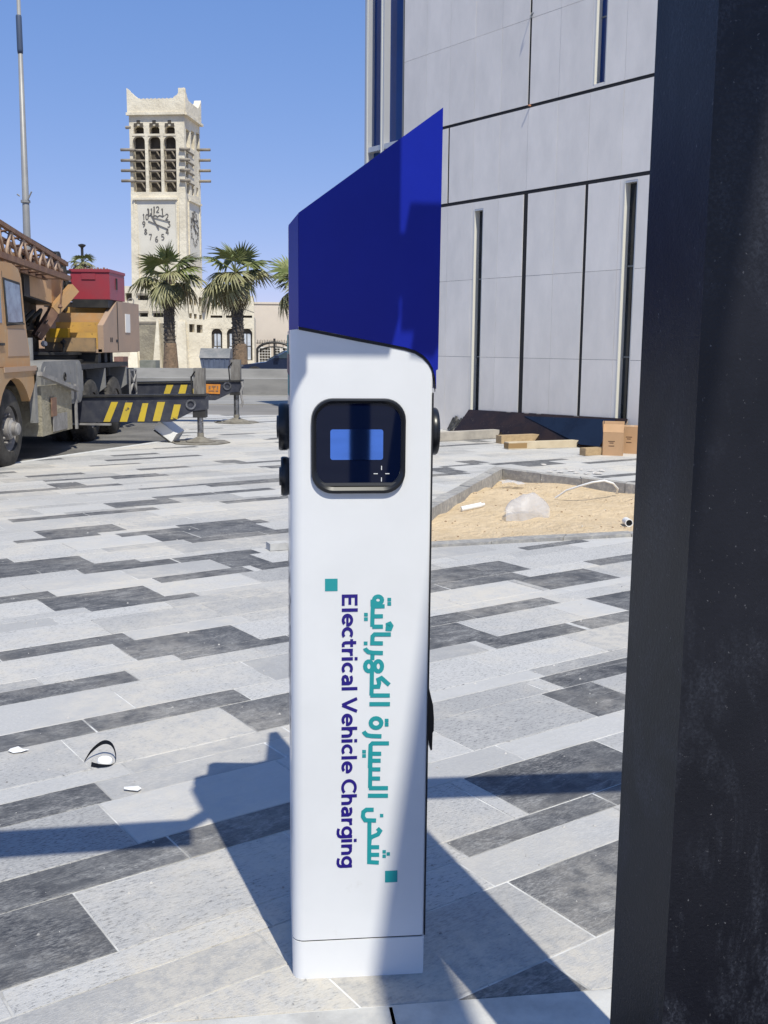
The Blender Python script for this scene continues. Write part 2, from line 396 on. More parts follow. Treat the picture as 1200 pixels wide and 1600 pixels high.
def slab_obj(name, items):
    bm = bmesh.new(); lt = bm.faces.layers.float.new('tone'); ls = bm.faces.layers.float.new('seed')
    for P, tn, sd in items: add_slab(bm, ccw(P), tn, sd, lt, ls, rnd.uniform(0, .0022))
    bmesh.ops.recalc_face_normals(bm, faces=bm.faces[:])
    me = bpy.data.meshes.new(name); bm.to_mesh(me); bm.free(); me.materials.append(m_slab)
    o = bpy.data.objects.new(name, me); COL.objects.link(o); o.parent = bed; return o
for s in single: slab_obj('paving_slab', [s])
far = slab_obj('paving_slab', other); tag(far, kind='stuff')

# white edging strip along the asphalt lot, and the flush kerb in the foreground
mm = MB(); mm.bar(Lfar+Vector((0, 0, -.045)), L1b+Vector((0, 0, -.045)), .09, .10); e_ = mm.build('edging_strip', m_edge, bed)
for i in range(-9, 12):
    a = kb0+kd*(.62*i+.30); b = a+kd*.612; m = MB()
    w = kn*-.16; z0, z1 = -.12, .002
    m.hexa([a+w+Vector((0, 0, z0)), b+w+Vector((0, 0, z0)), b+Vector((0, 0, z0)), a+Vector((0, 0, z0)), a+w+Vector((0, 0, z1)), b+w+Vector((0, 0, z1)), b+Vector((0, 0, z1)), a+Vector((0, 0, z1))])
    m.build('kerb_stone', m_conc, bed, bevel=.006)

# ---- sand planter with its own kerb stones
pl = thing('sand_planter', 'triangular sunken planting bed of yellow sand edged with grey kerb stones', 'planting bed', (PLT[0].x, PLT[0].y, 0))
NN = 34
m = MB(); lim = [p for p in PLT]
def sandz(x, y): return -.085+.022*math.sin(x*3.1+y*1.7)+.018*math.sin(y*4.3-x*2.2)+.012*math.sin(x*9+y*7)
A_, B_, C_ = PLT; grid = {}
for i in range(NN+1):
    for j in range(NN+1-i):
        p = A_+(B_-A_)*(i/NN)+(C_-A_)*(j/NN); grid[i, j] = m.bm.verts.new((p.x, p.y, sandz(p.x, p.y)))
for i in range(NN):
    for j in range(NN-i):
        m.bm.faces.new([grid[i, j], grid[i+1, j], grid[i, j+1]])
        if j < NN-i-1: m.bm.faces.new([grid[i+1, j], grid[i+1, j+1], grid[i, j+1]])
sn = m.build('sand_fill', m_sand, pl, smooth=True); 
rk = random.Random(5)
for i in range(3):
    a, b = PLT[i], PLT[(i+1) % 3]; A2, B2 = PLO[i], PLO[(i+1) % 3]; n = max(1, round((b-a).length/.56))
    for q_ in range(n):
        gp_ = .003/(b-a).length; f0, f1 = q_/n+gp_, (q_+1)/n-gp_; zt = .022+rk.uniform(-.004, .004); m = MB()
        pts = [a+(b-a)*f0, a+(b-a)*f1, A2+(B2-A2)*f1, A2+(B2-A2)*f0]
        m.hexa([p+Vector((0, 0, -.2)) for p in pts]+[p+Vector((0, 0, zt)) for p in pts])
        m.build('kerb_stone', m_kerbdark, pl, bevel=.012)
# ================================================================ charging station
m_white = pm('white_paint', (.81, .815, .82), (.77, .775, .78), 3, .30, spec=.5, coat=.25, dust=((.66, .65, .62), 11, .66, .86), bscale=500, bstr=.04, bdist=.001)
m_navy = pm('blue_gloss_panel', (.010, .022, .34), (.009, .019, .30), 2, .22, spec=.22)
m_gap = pm('dark_gap', (.012, .012, .015), rough=.6)
m_blk = pm('black_plastic', (.012, .013, .016), rough=.32)
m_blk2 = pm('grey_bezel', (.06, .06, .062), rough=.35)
m_glass = pm('black_screen_glass', (.002, .005, .022), rough=.03, spec=.3)
m_disp = pm('lcd_panel', (.13, .30, .95), (.12, .28, .90), 3, .03, metal=1)
m_ink = pm('navy_print', (.020, .010, .20), rough=.4)
m_teal = pm('teal_print', (.02, .31, .33), rough=.4)
m_grey_ink = pm('grey_print', (.05, .06, .12), rough=.45)
m_whp = pm('white_print', (.75, .75, .75), rough=.4)
m_purp = pm('violet_sticker', (.05, .03, .12), rough=.35)

pA, pB = gp(466, 1531.5), gp(660, 1521)
FRT = Plane(pA, pB-pA); CX, CN = FRT.ex, FRT.n          # CN faces the camera
U0_, U1_ = -.012, .292; DEP = .36
LSIDE = Plane(pA+CX*U0_, -CN)                            # u runs away from the front
cs = thing('charging_station', 'white charging pillar with blue hood, small square screen and teal and navy lettering', 'charging station', (pA+CX*.14-CN*.2)[:2]+(0,))
def P3(u, z, d=0.0): return FRT.at(u, z, d)
def rrect(x0, y0, x1, y1, r, n=6, corners='all'):
    out = []
    for cx, cy, a0, k in ((x1-r, y0+r, -90, 'br'), (x1-r, y1-r, 0, 'tr'), (x0+r, y1-r, 90, 'tl'), (x0+r, y0+r, 180, 'bl')):
        for i in range(n+1):
            a = R(a0+90*i/n); out.append((cx+r*math.cos(a), cy+r*math.sin(a)))
    return out
def body_outline(r=.026, n=6, grow=0):
    """plan outline: rounded left corners, tight right corners; (u, depth behind the front)"""
    x0, x1, y0, y1 = U0_-grow, U1_+grow, -grow, DEP+grow; out = []
    for cx, cy, a0, rr in ((x0+r, y0+r, 180, r), (x1-.006, y0+.006, 270, .006), (x1-.006, y1-.006, 0, .006), (x0+r, y1-r, 90, r)):
        for i in range(n+1):
            a = R(a0+90*i/n); out.append((cx+rr*math.cos(a), cy+rr*math.sin(a)))
    return out
def column(name, z0f, z1f, mat, bev=.0015, grow=0):
    m = MB(); o = body_outline(grow=grow)
    A = [m.bm.verts.new(P3(u, z0f(u, d), -d)) for u, d in o]; B = [m.bm.verts.new(P3(u, z1f(u, d), -d)) for u, d in o]
    n = len(o); m.bm.faces.new(A[::-1]); m.bm.faces.new(B)
    for i in range(n): m.bm.faces.new([A[i], A[(i+1) % n], B[(i+1) % n], B[i]])
    ob = m.build(name, mat, cs, sharp=30); return ob
ZS = .098
column('plinth', lambda u, d: 0, lambda u, d: ZS-.004, m_white)
column('seam', lambda u, d: ZS-.004, lambda u, d: ZS, m_gap, grow=-.003)
# shell of the pillar: its top edge falls to the right and rounds over, the blue hood covers it
HE = [FRT.uv(x, y) for x, y in ((453, 514), (467, 512.5), (500, 519), (560, 531), (600, 538.5), (632, 545), (648, 550), (660, 557.5), (669, 567), (675, 578), (678.5, 592), (680, 610))]
def hood_edge(u):
    for (a, za), (b, zb) in zip(HE, HE[1:]):
        if u <= b: 
            f = max(0, min(1, (u-a)/(b-a+1e-9))); return za+(zb-za)*f
    return HE[-1][1]
m = MB(); o = body_outline()
# front skin follows the curve: build the pillar as a solid whose top is resampled along u
us = sorted(set([U0_, U0_+.026]+[max(U0_, min(U1_, u)) for u, z in HE]+[U1_]))
pts = [P3(u, hood_edge(u), -.004) for u in us]
def shell_top(u, d): return hood_edge(max(U0_, min(U1_, u)))-.002
# dense outline along the front so the curve reads
o2 = []
for i, (u, d) in enumerate(o):
    o2.append((u, d))
dense = []
for i in range(len(o)):
    (u, d), (u2, d2_) = o[i], o[(i+1) % len(o)]; dense.append((u, d))
    if abs(u2-u) > .1:
        for uu in (us if u2 > u else us[::-1]):
            if min(u, u2)+.002 < uu < max(u, u2)-.002: dense.append((uu, d+(d2_-d)*(uu-u)/(u2-u)))
A = [m.bm.verts.new(P3(u, ZS, -d)) for u, d in dense]; B = [m.bm.verts.new(P3(u, shell_top(u, d), -d)) for u, d in dense]
m.bm.faces.new(A[::-1])
for i in range(len(dense)):
    j = (i+1) % len(dense); m.bm.faces.new([A[i], A[j], B[j], B[i]])
body = m.build('pillar_body', m_white, cs, sharp=35)
# blue hood: profile in the front plane pushed back through the depth
HOODP = [FRT.uv(*p) for p in ((466, 333), (692, 168.5), (684, 577), (681.5, 577.5))]
prof = [HOODP[0], HOODP[1], HOODP[2], (HOODP[2][0]-.004, HOODP[2][1]-.002)]
low = [(u+.0015, z+.003) for u, z in HE if u > .012][::-1]
prof += low+[(HE[1][0]-.001, HE[1][1]+.003)]
HD = .10                                                  # the hood is a shallow shell with a fin down its right side
m = MB(); m.prism([P3(u, z, .004) for u, z in prof], -CN*HD)
hood = m.build('hood', m_navy, cs, bevel=.0012, seg=1)
zr0, zr1 = HOODP[2][1]+.01, HOODP[1][1]-.012
m = MB(); m.hexa([P3(.262, zr0, -HD+.003), P3(.2985, zr0, -HD+.003), P3(.2985, zr0, -.40), P3(.262, zr0, -.40), P3(.262, zr1-.02, -HD+.003), P3(.2985, zr1, -HD+.003), P3(.2985, zr1-.06, -.40), P3(.262, zr1-.08, -.40)]); m.build('hood_fin', m_navy, cs, bevel=.001, seg=1)
zl0, zl1 = HE[1][1]+.003, HOODP[0][1]; du = -.0125
m = MB(); u0 = HOODP[0][0]-.0005
m.hexa([P3(u0, zl0-.005, .003), P3(u0, zl0-.005, -HD+.004), P3(du, zl0-.014, -HD+.004), P3(du, zl0-.014, -.04)]+[P3(u0, zl1-.001, .003), P3(u0, zl1-.001, -HD+.004), P3(du, zl1-.020, -HD+.004), P3(du, zl1-.020, -.04)])
m.build('hood_side', m_navy, cs, bevel=.0008, seg=1)
# dark shadow gap under the hood
m = MB()
for (a, za), (b, zb) in zip(HE[1:], HE[2:]):
    m.hexa([P3(a, za-.0035, .0012), P3(b, zb-.0035, .0012), P3(b, zb-.0035, -.01), P3(a, za-.0035, -.01), P3(a, za+.003, .0012), P3(b, zb+.003, .0012), P3(b, zb+.003, -.01), P3(a, za+.003, -.01)])
m.build('hood_seam', m_gap, cs)
# thin dark seam down the right edge
m = MB(); m.hexa([P3(U1_-.0005, ZS, .001), P3(U1_+.0022, ZS, .001), P3(U1_+.0022, ZS, -.03), P3(U1_-.0005, ZS, -.03), P3(U1_-.0005, 1.35, .001), P3(U1_+.0022, 1.35, .001), P3(U1_+.0022, 1.35, -.03), P3(U1_-.0005, 1.35, -.03)])
m.build('edge_seam', m_gap, cs)
# ---- screen
def plate(pts, d0, d1): m = MB(); m.prism([P3(u, z, d0) for u, z in pts], CN*(d1-d0)); return m
su0, sz0, su1, sz1 = .032, 1.134, .235, 1.338
m = MB(); outer = rrect(su0, sz0, su1, sz1, .046, 8); inner = rrect(su0+.011, sz0+.017, su1-.011, sz1-.011, .040, 8); n = len(outer)
r0 = [m.bm.verts.new(P3(u, z, .0005)) for u, z in outer]; r1 = [m.bm.verts.new(P3(u+(.1335-u)*.012, z+(1.236-z)*.012, .0085)) for u, z in outer]
mid = [((a[0]*.55+b[0]*.45), (a[1]*.55+b[1]*.45)) for a, b in zip(outer, inner)]
r2 = [m.bm.verts.new(P3(u, z, .0095)) for u, z in mid]; r3 = [m.bm.verts.new(P3(u, z, .002)) for u, z in inner]
for A, B in ((r0, r1), (r1, r2), (r2, r3)):
    for i in range(n): m.bm.faces.new([A[i], A[(i+1) % n], B[(i+1) % n], B[i]])
fr = m.build('screen_frame', m_blk, cs, sharp=40)
m = MB(); lowb = [p for p in inner if p[1] < sz0+.06]
m.prism([P3(u, z, .0012) for u, z in rrect(su0+.0112, sz0+.0172, su1-.0112, sz1-.0112, .0398, 8)], CN*.0012); m.build('screen_glass', m_glass, fr)
m = MB(); m.prism([P3(u, z, .0026) for u, z in rrect(.073, 1.207, .186, 1.272, .005, 3)], CN*.0006); m.build('display', m_disp, fr)
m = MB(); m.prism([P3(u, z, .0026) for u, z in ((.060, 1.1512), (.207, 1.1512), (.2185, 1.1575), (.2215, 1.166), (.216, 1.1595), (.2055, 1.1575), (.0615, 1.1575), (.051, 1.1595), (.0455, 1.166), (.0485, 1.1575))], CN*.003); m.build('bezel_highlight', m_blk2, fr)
m = MB()
for dx, dz, w, h in ((-.0125, 0, .009, .0018), (.0125, 0, .009, .0018), (0, .0125, .0018, .009), (0, -.0125, .0018, .009)):
    u, z = .183+dx, 1.177+dz; m.face([P3(u-w/2, z-h/2, .0030), P3(u+w/2, z-h/2, .0030), P3(u+w/2, z+h/2, .0030), P3(u-w/2, z+h/2, .0030)])
m.build('plus_symbol', m_whp, fr, recalc=False)
# ---- lettering: strokes of constant width laid on the panel
LAY = [0]
def stroke(m, P, w, frame, closed=False, sq=False):
    """P: 2-D centre line, frame maps (x, y, lift) to the panel"""
    LAY[0] += 1; lift = .0006+.00006*(LAY[0] % 9); n = len(P); L, Rr = [], []
    for i in range(n):
        a = Vector(P[i-1]) if (i > 0 or closed) else None; b = Vector(P[i]); c = Vector(P[(i+1) % n]) if (i < n-1 or closed) else None
        d1 = (b-a).normalized() if a is not None and (b-a).length > 1e-9 else None; d2_ = (c-b).normalized() if c is not None and (c-b).length > 1e-9 else None
        if d1 is None: d1 = d2_
        if d2_ is None: d2_ = d1
        n1 = Vector((-d1.y, d1.x)); n2 = Vector((-d2_.y, d2_.x)); k = 1/max(.55, (1+n1.dot(n2))/1.0)
        o_ = (n1+n2)*k*w/2
        if n1.dot(n2) > .999: o_ = n1*w/2
        L.append(b+o_); Rr.append(b-o_)
    rng = range(n) if closed else range(n-1)
    VL = [m.bm.verts.new(frame(p.x, p.y, lift)) for p in L]; VR = [m.bm.verts.new(frame(p.x, p.y, lift)) for p in Rr]
    for i in rng:
        j = (i+1) % n; m.bm.faces.new([VL[i], VR[i], VR[j], VL[j]])
def arc(cx, cy, rx, ry, a0, a1, n=14): return [(cx+rx*math.cos(R(a0+(a1-a0)*i/n)), cy+ry*math.sin(R(a0+(a1-a0)*i/n))) for i in range(n+1)]
G = {  # glyphs in cap heights: advance, strokes
 'E': (.74, [[(.10, 0), (.10, 1)], [(.02, .91), (.62, .91)], [(.02, .51), (.57, .51)], [(.02, .09), (.62, .09)]]),
 'l': (.31, [[(.12, 0), (.12, 1.02)]]),
 'e': (.73, [arc(.36, .36, .265, .275, 0, 318, 18), [(.10, .36), (.70, .36)]]),
 'c': (.66, [arc(.36, .36, .265, .275, 48, 312, 16)]),
 't': (.52, [[(.22, .93), (.22, .24), (.25, .14), (.32, .09), (.46, .10)], [(.02, .635), (.46, .635)]]),
 'r': (.47, [[(.12, 0), (.12, .72)], [(.12, .36), (.15, .52), (.24, .61), (.43, .63)]]),
 'i': (.31, [[(.12, 0), (.12, .72)], [(.12, .83), (.12, 1.02)]]),
 'a': (.70, [[(.10, .59), (.22, .635), (.36, .635), (.47, .58), (.52, .47), (.52, 0)], [(.52, .385), (.28, .385), (.16, .33), (.12, .225), (.16, .12), (.27, .075), (.42, .11), (.52, .2)]]),
 ' ': (.30, []),
 'V': (.90, [[(.07, 1), (.43, .04)], [(.43, .04), (.79, 1)]]),
 'h': (.70, [[(.12, 0), (.12, 1.02)], [(.12, .36), (.16, .52), (.28, .625), (.42, .615), (.52, .53), (.545, .41), (.545, 0)]]),
 'C': (.86, [arc(.50, .5, .40, .42, 45, 315, 20)]),
 'g': (.74, [arc(.36, .36, .26, .27, 0, 360, 18), [(.62, .72), (.62, -.04), (.57, -.16), (.44, -.22), (.28, -.215), (.14, -.16)]]),
 'n': (.70, [[(.12, 0), (.12, .72)], [(.12, .36), (.16, .52), (.28, .625), (.42, .615), (.52, .53), (.545, .41), (.545, 0)]]),
}
def latin(m, text, frame, sw=.185):
    x = 0
    for ch in text:
        adv, st = G[ch]
        for s_ in st: stroke(m, [(x+a, b) for a, b in s_], sw if ch not in 'e' or len(s_) > 3 else .15, frame)
        x += adv
    return x
TXT = 'Electrical Vehicle Charging'; total = sum(G[c][0] for c in TXT)-.1
zt, zb = FRT.uv(536, 930)[1], FRT.uv(531, 1355.5)[1]; sc = (zt-zb)/total; cap = .0345
m = MB(); latin(m, TXT, lambda x, y, l: P3(.0985+y*cap, zt+.002-x*sc, l)); m.build('english_lettering', m_ink, cs, recalc=False)
# arabic line, strokes measured on the panel (first value: height of the letter, second: along the line)
def z6(x, y): return (430+x/4.444, 840+y/4.444)
def z7(x, y): return (430+x/4.211, 1180+y/4.211)
def ar_f(f): return lambda x, y, l: (lambda q: P3(q[0], q[1], l))(FRT.uv(*f(x, y)))
SQ6 = lambda x, y, s=26: [(x-s/2, y), (x+s/2, y)]
A6 = [arc(714, 433, 28, 25, 0, 360, 14)[:-1], [(760, 476), (678, 478), (676, 520), (674, 618)], [(676, 478), (676, 430)], [(674, 546), (748, 545)], [(674, 618), (748, 617)],
      [(766, 632), (797, 634), (806, 612), (796, 597), (782, 603), (784, 618)],
      [(803, 671), (690, 671), (676, 685), (674, 732), (748, 733)],
      [(748, 800), (676, 798), (645, 792), (628, 776), (624, 766)],
      [(676, 798), (674, 850)], arc(716, 893, 26, 36, 0, 360, 14)[:-1], arc(650, 893, 26, 34, 0, 360, 14)[:-1],
      [(672, 905), (670, 1030), (668, 1095)], [(670, 1034), (716, 1034), (722, 1010), (716, 985), (738, 974), (792, 1022)], [(660, 1095), (796, 1095)], [(654, 1155), (797, 1155)],
      arc(700, 1286, 37, 33, 0, 360, 16)[:-1],
      [(738, 1378), (668, 1376), (636, 1370), (620, 1354), (614, 1344)],
      [(790, 1428), (676, 1428), (662, 1442), (660, 1500), (657, 1600)], [(660, 1500), (736, 1500)]]
D6 = [(792, 430), (792, 459), (630, 534), (630, 565), (628, 733), (774, 1269), (774, 1297), (617, 1486), (617, 1515)]
A7 = [[(628, -55), (624, 215)], [(628, 35), (694, 35)], [(626, 92), (692, 92)], [(624, 152), (690, 152)], [(616, 215), (742, 215)], [(610, 265), (742, 265)],
      [(648, 357), (600, 357), (580, 372), (577, 402), (592, 426), (664, 428)],
      [(672, 480), (690, 498), (676, 520), (640, 535), (622, 548), (620, 580)], [(620, 432), (618, 702), (682, 706)], [(619, 604), (684, 604)], [(619, 654), (684, 654)]]
D7 = [(700, 396), (717, 634), (717, 663), (744, 648)]
def arabic(m, frame6, frame7, w6=29, w7=27):
    for s_ in A6: stroke(m, s_, w6, frame6, closed=(len(s_) >= 14))
    for x, y in D6: stroke(m, SQ6(x, y), 25, frame6)
    for s_ in A7: stroke(m, s_, w7, frame7)
    for x, y in D7: stroke(m, SQ6(x, y, 22), 22, frame7)
m = MB(); arabic(m, ar_f(z6), ar_f(z7)); m.build('arabic_lettering', m_teal, cs, recalc=False)
for u, z, s_ in ((.0755, .9335, .0275), (.2135, .247, .0285)):
    m = MB(); m.face([P3(u-s_/2, z-s_/2, .0007), P3(u+s_/2, z-s_/2, .0007), P3(u+s_/2, z+s_/2, .0007), P3(u-s_/2, z+s_/2, .0007)]); m.build('teal_square', m_teal, cs, recalc=False)
# same two lines on the left side of the pillar, and its coloured stickers
OUT = CX*-.0006
def side(v, z, l=0): return P3(U0_-.0006-l, z, -v)
m = MB(); latin(m, TXT, lambda x, y, l: side(.34-y*.125, .955-x*.0215, l)); m.build('english_lettering', m_grey_ink, cs, recalc=False)
def sf(f):
    def g_(x, y, l):
        u, z = FRT.uv(*f(x, y)); return side(.17-(u-.16)*2.8, .955-(.91-z)*.62-.02, l)
    return g_
m = MB(); arabic(m, sf(z6), sf(z7)); m.build('arabic_lettering', m_grey_ink, cs, recalc=False)
def side_plate(name, v0, v1, za, zb, mat, t=.001):
    m = MB(); m.hexa([side(v0, za), side(v1, za), side(v1, za, t), side(v0, za, t), side(v0, zb), side(v1, zb), side(v1, zb, t), side(v0, zb, t)]); return m.build(name, mat, cs)
z_ = lambda y: FRT.uv(458, y)[1]
side_plate('teal_sticker', .14, .30, z_(554), z_(522), m_teal); side_plate('violet_sticker', .05, .30, z_(587), z_(554), m_purp); side_plate('teal_sticker', .05, .18, z_(620), z_(587), m_teal)
def socket(name, v, z, r, out, sgn=-1, n=32):
    m = MB(); c = P3(U0_ if sgn < 0 else U1_, z, -v)
    m.lathe([(r*.9, -.002), (r*.98, .004), (r, .010), (r, out-.004), (r*.95, out), (r*.6, out), (r*.56, out-.006), (.0001, out-.007)], c, CX*sgn, n); o_ = m.build(name, m_blk, cs, sharp=40)
    m = MB(); m.lathe([(r*.5, out-.006), (r*.46, out+.004), (.0001, out+.005)], c, CX*sgn, n); m.build('socket_cover', m_blk2, o_, sharp=40); return o_
socket('socket', .20, z_(678), .055, .0235); socket('socket', .20, z_(762), .046, .0185); socket('socket', .07, FRT.uv(684, 678)[1], .0525, .021, 1)
m = MB(); c0 = FRT.uv(669, 1075)[1]; c1 = FRT.uv(668, 1175)[1]
m.prism([P3(U1_+.003, c0, -.012), P3(U1_+.014, c0-.045, -.012), P3(U1_+.0165, c0-.075, -.012), P3(U1_+.0165, c1+.045, -.012), P3(U1_+.014, c1+.04, -.012), P3(U1_+.0135, c1, -.012), P3(U1_+.010, c1-.002, -.012), P3(U1_+.003, c1+.03, -.012)], -CN*.07)
m.build('cable_hook', m_blk, cs, bevel=.002)

# ================================================================ black steel gantry whose post fills the right edge
m_steel = pm('black_steel', (.011, .012, .017), (.024, .025, .032), 5, .42, lo=.35, hi=.75, bscale=120, bstr=.15, bdist=.003, dust=((.10, .10, .105), 70, .68, .82))
m_steel2 = pm('black_steel_dusty', (.0045, .005, .009), (.010, .0105, .016), 6, .45, spec=.32, lo=.35, hi=.75, bscale=160, bstr=.3, bdist=.003, dust=((.20, .20, .21), 110, .64, .74))
_t = m_steel2.node_tree; _b = _t.nodes['Principled BSDF']; _lk = _b.inputs['Base Color'].links[0].from_socket
_v = coords(_t, (1, 1, .45)); _n = noise(_t, _v, 5, 8, .72, .8); _h = coords(_t); _sx = _t.nodes.new('ShaderNodeSeparateXYZ'); _t.links.new(_h, _sx.inputs[0])
_low = ramp(_t, _sx.outputs[2], [(.30, 1), (.75, .5), (1, .3)])
_t.links.new(mix(_t, mth(_t, 'MULTIPLY', mth(_t, 'MULTIPLY', ramp(_t, _n, [(.46, 0), (.66, .9)]), ramp(_t, noise(_t, _h, 190, 3, .6), [(.42, .15), (.62, 1)])), _low), _lk, (.095, .105, .135)), _b.inputs['Base Color'])
GX = Vector((.982, .19, 0)).normalized(); GY = Vector((-GX.y, GX.x, 0)); sP = 1.555
pc = Vector((.2958*sP, sP, 0))
gt = thing('steel_gantry', 'black dusty steel post of an overhead frame close on the right of the pillar', 'post', (pc+GX*.1+GY*.1)[:2]+(0,))
def gq(a, b, z): return pc+GX*a+GY*b+Vector((0, 0, z))
def gbox(name, a0, a1, b0, b1, z0, z1, mat, bev=.006):
    m = MB(); m.hexa([gq(a0, b0, z0), gq(a1, b0, z0), gq(a1, b1, z0), gq(a0, b1, z0), gq(a0, b0, z1), gq(a1, b0, z1), gq(a1, b1, z1), gq(a0, b1, z1)])
    return m.build(name, mat, gt, bevel=bev, seg=2)
gbox('post', 0, .205, 0, .2, 0, 2.56, m_steel2, .010)
gbox('base_plate', -.06, .265, -.06, .26, .003, .02, m_steel, .003)
# a small plate bolted to the post face and mortar flecks are left as wear in the paint
# overhead beam and its arm: positions follow from their shadows on the paving and on the pillar
TE = math.tan(R(SUN_EL)); SH = Vector((math.sin(R(SUN_AZ)), math.cos(R(SUN_AZ)), TE))   # step toward the sun per metre on the ground
def toward(p, t): return Vector(p)+SH*t
b0 = toward((-.36, 3.235, 0), 1.66); b1 = toward((1.15, 3.40, 0), 1.66)
m = MB(); m.bar(b0, b1+(b1-b0)*.5, .06, .17); m.build('beam', m_steel, gt, bevel=.004)
fpt = lambda u, z: P3(u, z, 0)
# sign box hanging from the beam end: its shadow is the dark block on the hood
t_ = .60; ca = toward(fpt(-.02, 1.675), t_); ztop = FRT.uv(600, 262)[1]; cb = toward(fpt(.197, ztop), t_); cc = toward(fpt(-.02, 1.425), t_)
base = [Vector((ca.x, ca.y, cc.z)), Vector((cb.x, cb.y, cc.z))]; dz = ztop-1.425
m = MB(); m.prism([base[0], base[1], cb, ca], (0, .05, 0))
m.build('control_box', m_steel, gt, bevel=.006)
m = MB(); mid_ = (ca+cb)/2; m.bar(Vector((mid_.x, mid_.y+.03, cc.z+dz-.05)), Vector((mid_.x+.03, mid_.y+.03, b0.z+.05)), .03); m.bar(Vector((mid_.x, mid_.y+.03, b0.z)), b0+Vector((.02, 0, 0)), .05); m.build('box_hanger', m_steel, gt)
a0 = toward((-.578, 2.957, 0), 1.52); a1 = toward((-1.9, 2.745, 0), 1.52)
m = MB(); m.bar(a0, a1, .075, .16); m.build('arm', m_steel, gt, bevel=.004)
m = MB(); m.bar(a0+(a1-a0)*.03, Vector((base[0].x+.02, base[0].y+.03, a0.z)), .04); m.build('arm_bracket', m_steel, gt)
# small floodlight on the beam: the ragged shade at the right end of the hood
fl = toward(fpt(.288, 1.55), t_)
m = MB(); m.obox(fl, (1, 0, 0), (0, .8, -.6), (0, .6, .8), .05, .05, .13); m.lathe([(.02, 0), (.032, .02), (.02, .04)], fl+Vector((.0, .0, .06)), (0, 0, 1), 12); m.bar(fl+Vector((0, 0, .1)), Vector((fl.x, fl.y, b0.z+.1)), .02)
m.build('floodlight', m_steel, gt, bevel=.004)
gbox('reflection_post', -.465, -.315, -4.75, -4.5, -.02, 2.56, m_steel, .01)  # unseen post, added to show as the dark band mirrored in the screen
# unseen prop, shaped to throw the slanted shade across the pillar front
pr = thing('shade_prop', 'unseen slanted black bar that throws the slanted shade on the pillar', 'prop', (.545, -.5, 0))
m = MB(); pv = Vector((.927, .375, 0)); px_ = lambda z: pv*(.907+.135*(z-4.36))+Vector((-.375, .927, 0))*(-.89)+Vector((0, 0, z))
m.bar(px_(0), px_(6.2), .17, .12, up=(-.375, .927, 0)); m.build('prop_tube', m_steel, pr, bevel=.01)
m = MB(); q_ = px_(0); m.box((q_.x-.14, q_.y-.14, -.028), (q_.x+.14, q_.y+.14, .03)); m.build('foot_plate', m_steel, pr)
# ================================================================ office building, right
m_panel = pm('fibre_cement_panel', (.87, .82, .755), (.77, .73, .675), 3.2, .75, lo=.32, hi=.68, bscale=40, bstr=.15, rnd=.07, stretch=(1, 1, .45), dust=((.80, .79, .78), 26, .58, .78), spec=.3)
m_joint = pm('joint_backing', (.018, .018, .02), rough=.9)
m_reveal = pm('cream_reveal', (.72, .70, .62), rough=.5)
m_alu = pm('aluminium_frame', (.55, .56, .57), rough=.4, metal=.3)
m_alud = pm('grey_frame', (.17, .18, .19), rough=.5)
m_win = pm('blue_window_glass', (.012, .045, .19), (.010, .036, .15), .8, .04, spec=.35)
m_winD = pm('dark_window_glass', (.010, .013, .017), (.02, .026, .035), 2.5, .06, spec=.45)
ob = thing('office_building', 'modern office block clad in pale grey panels with narrow slot windows', 'building', F0)
S0 = .04; MO = .635; ZH = 1.2665; SL, SRR = 5.14, -5.2; CORN = 6.30; ROWN = 9
def FQ(s, z, out=0): return FAC.at(s, z, out)
def fbox(m, s0, s1, z0, z1, d0, d1):
    m.hexa([FQ(s0, z0, d0), FQ(s1, z0, d0), FQ(s1, z0, d1), FQ(s0, z0, d1), FQ(s0, z1, d0), FQ(s1, z1, d0), FQ(s1, z1, d1), FQ(s0, z1, d1)])
m = MB(); fbox(m, SRR, SL, 0, ROWN*ZH, -.30, -.12); fbox(m, SRR, CORN, 0, ROWN*ZH, -9, -.32); m.build('core_wall', m_joint, ob)
holes = [(2.925, 3.165, .36, 3.66), (-.285, -.035, .40, 3.74), (.395, .625, 5.14, 9.6), (-3.2, -2.9, 5.14, 9.6)]
def col_joint(c, r):       # half gap at the vertical joint on the right of column c
    if r < 3: return {3: .048, 1: .03}.get(c, .0022)
    if r == 3: return {6: .02}.get(c, .0022)
    return {3: .022}.get(c, .002)
for c in range(-8, 9):
    s0 = S0+MO*(c-1)+.0; s1 = s0+MO
    if s0 > SL-.05: continue
    s1 = min(s1, SL); 
    for r in range(ROWN):
        z0, z1 = r*ZH, (r+1)*ZH
        zb_ = z0+({3: .028, 4: .025}.get(r, .0022)); zt_ = z1-({2: .028, 3: .025}.get(r, .0022))
        a, b = s0+col_joint(c-1, r), s1-col_joint(c, r)
        rects = [(a, b, zb_, zt_)]
        for (h0, h1, hz0, hz1) in holes:
            nr = []
            for (x0, x1, y0, y1) in rects:
                if h1 <= x0 or h0 >= x1 or hz1 <= y0 or hz0 >= y1: nr.append((x0, x1, y0, y1)); continue
                if x0 < h0: nr.append((x0, h0, y0, y1))
                if h1 < x1: nr.append((h1, x1, y0, y1))
                if y0 < hz0: nr.append((max(x0, h0), min(x1, h1), y0, hz0))
                if hz1 < y1: nr.append((max(x0, h0), min(x1, h1), hz1, y1))
            rects = nr
        for (x0, x1, y0, y1) in rects:
            if x1-x0 < .03 or y1-y0 < .02: continue
            m = MB(); dd = rk.uniform(-.0012, .0012); fbox(m, x0, x1, y0, y1, -.02+dd, dd); m.build('cladding_panel', m_panel, ob, bevel=.0025, seg=1)
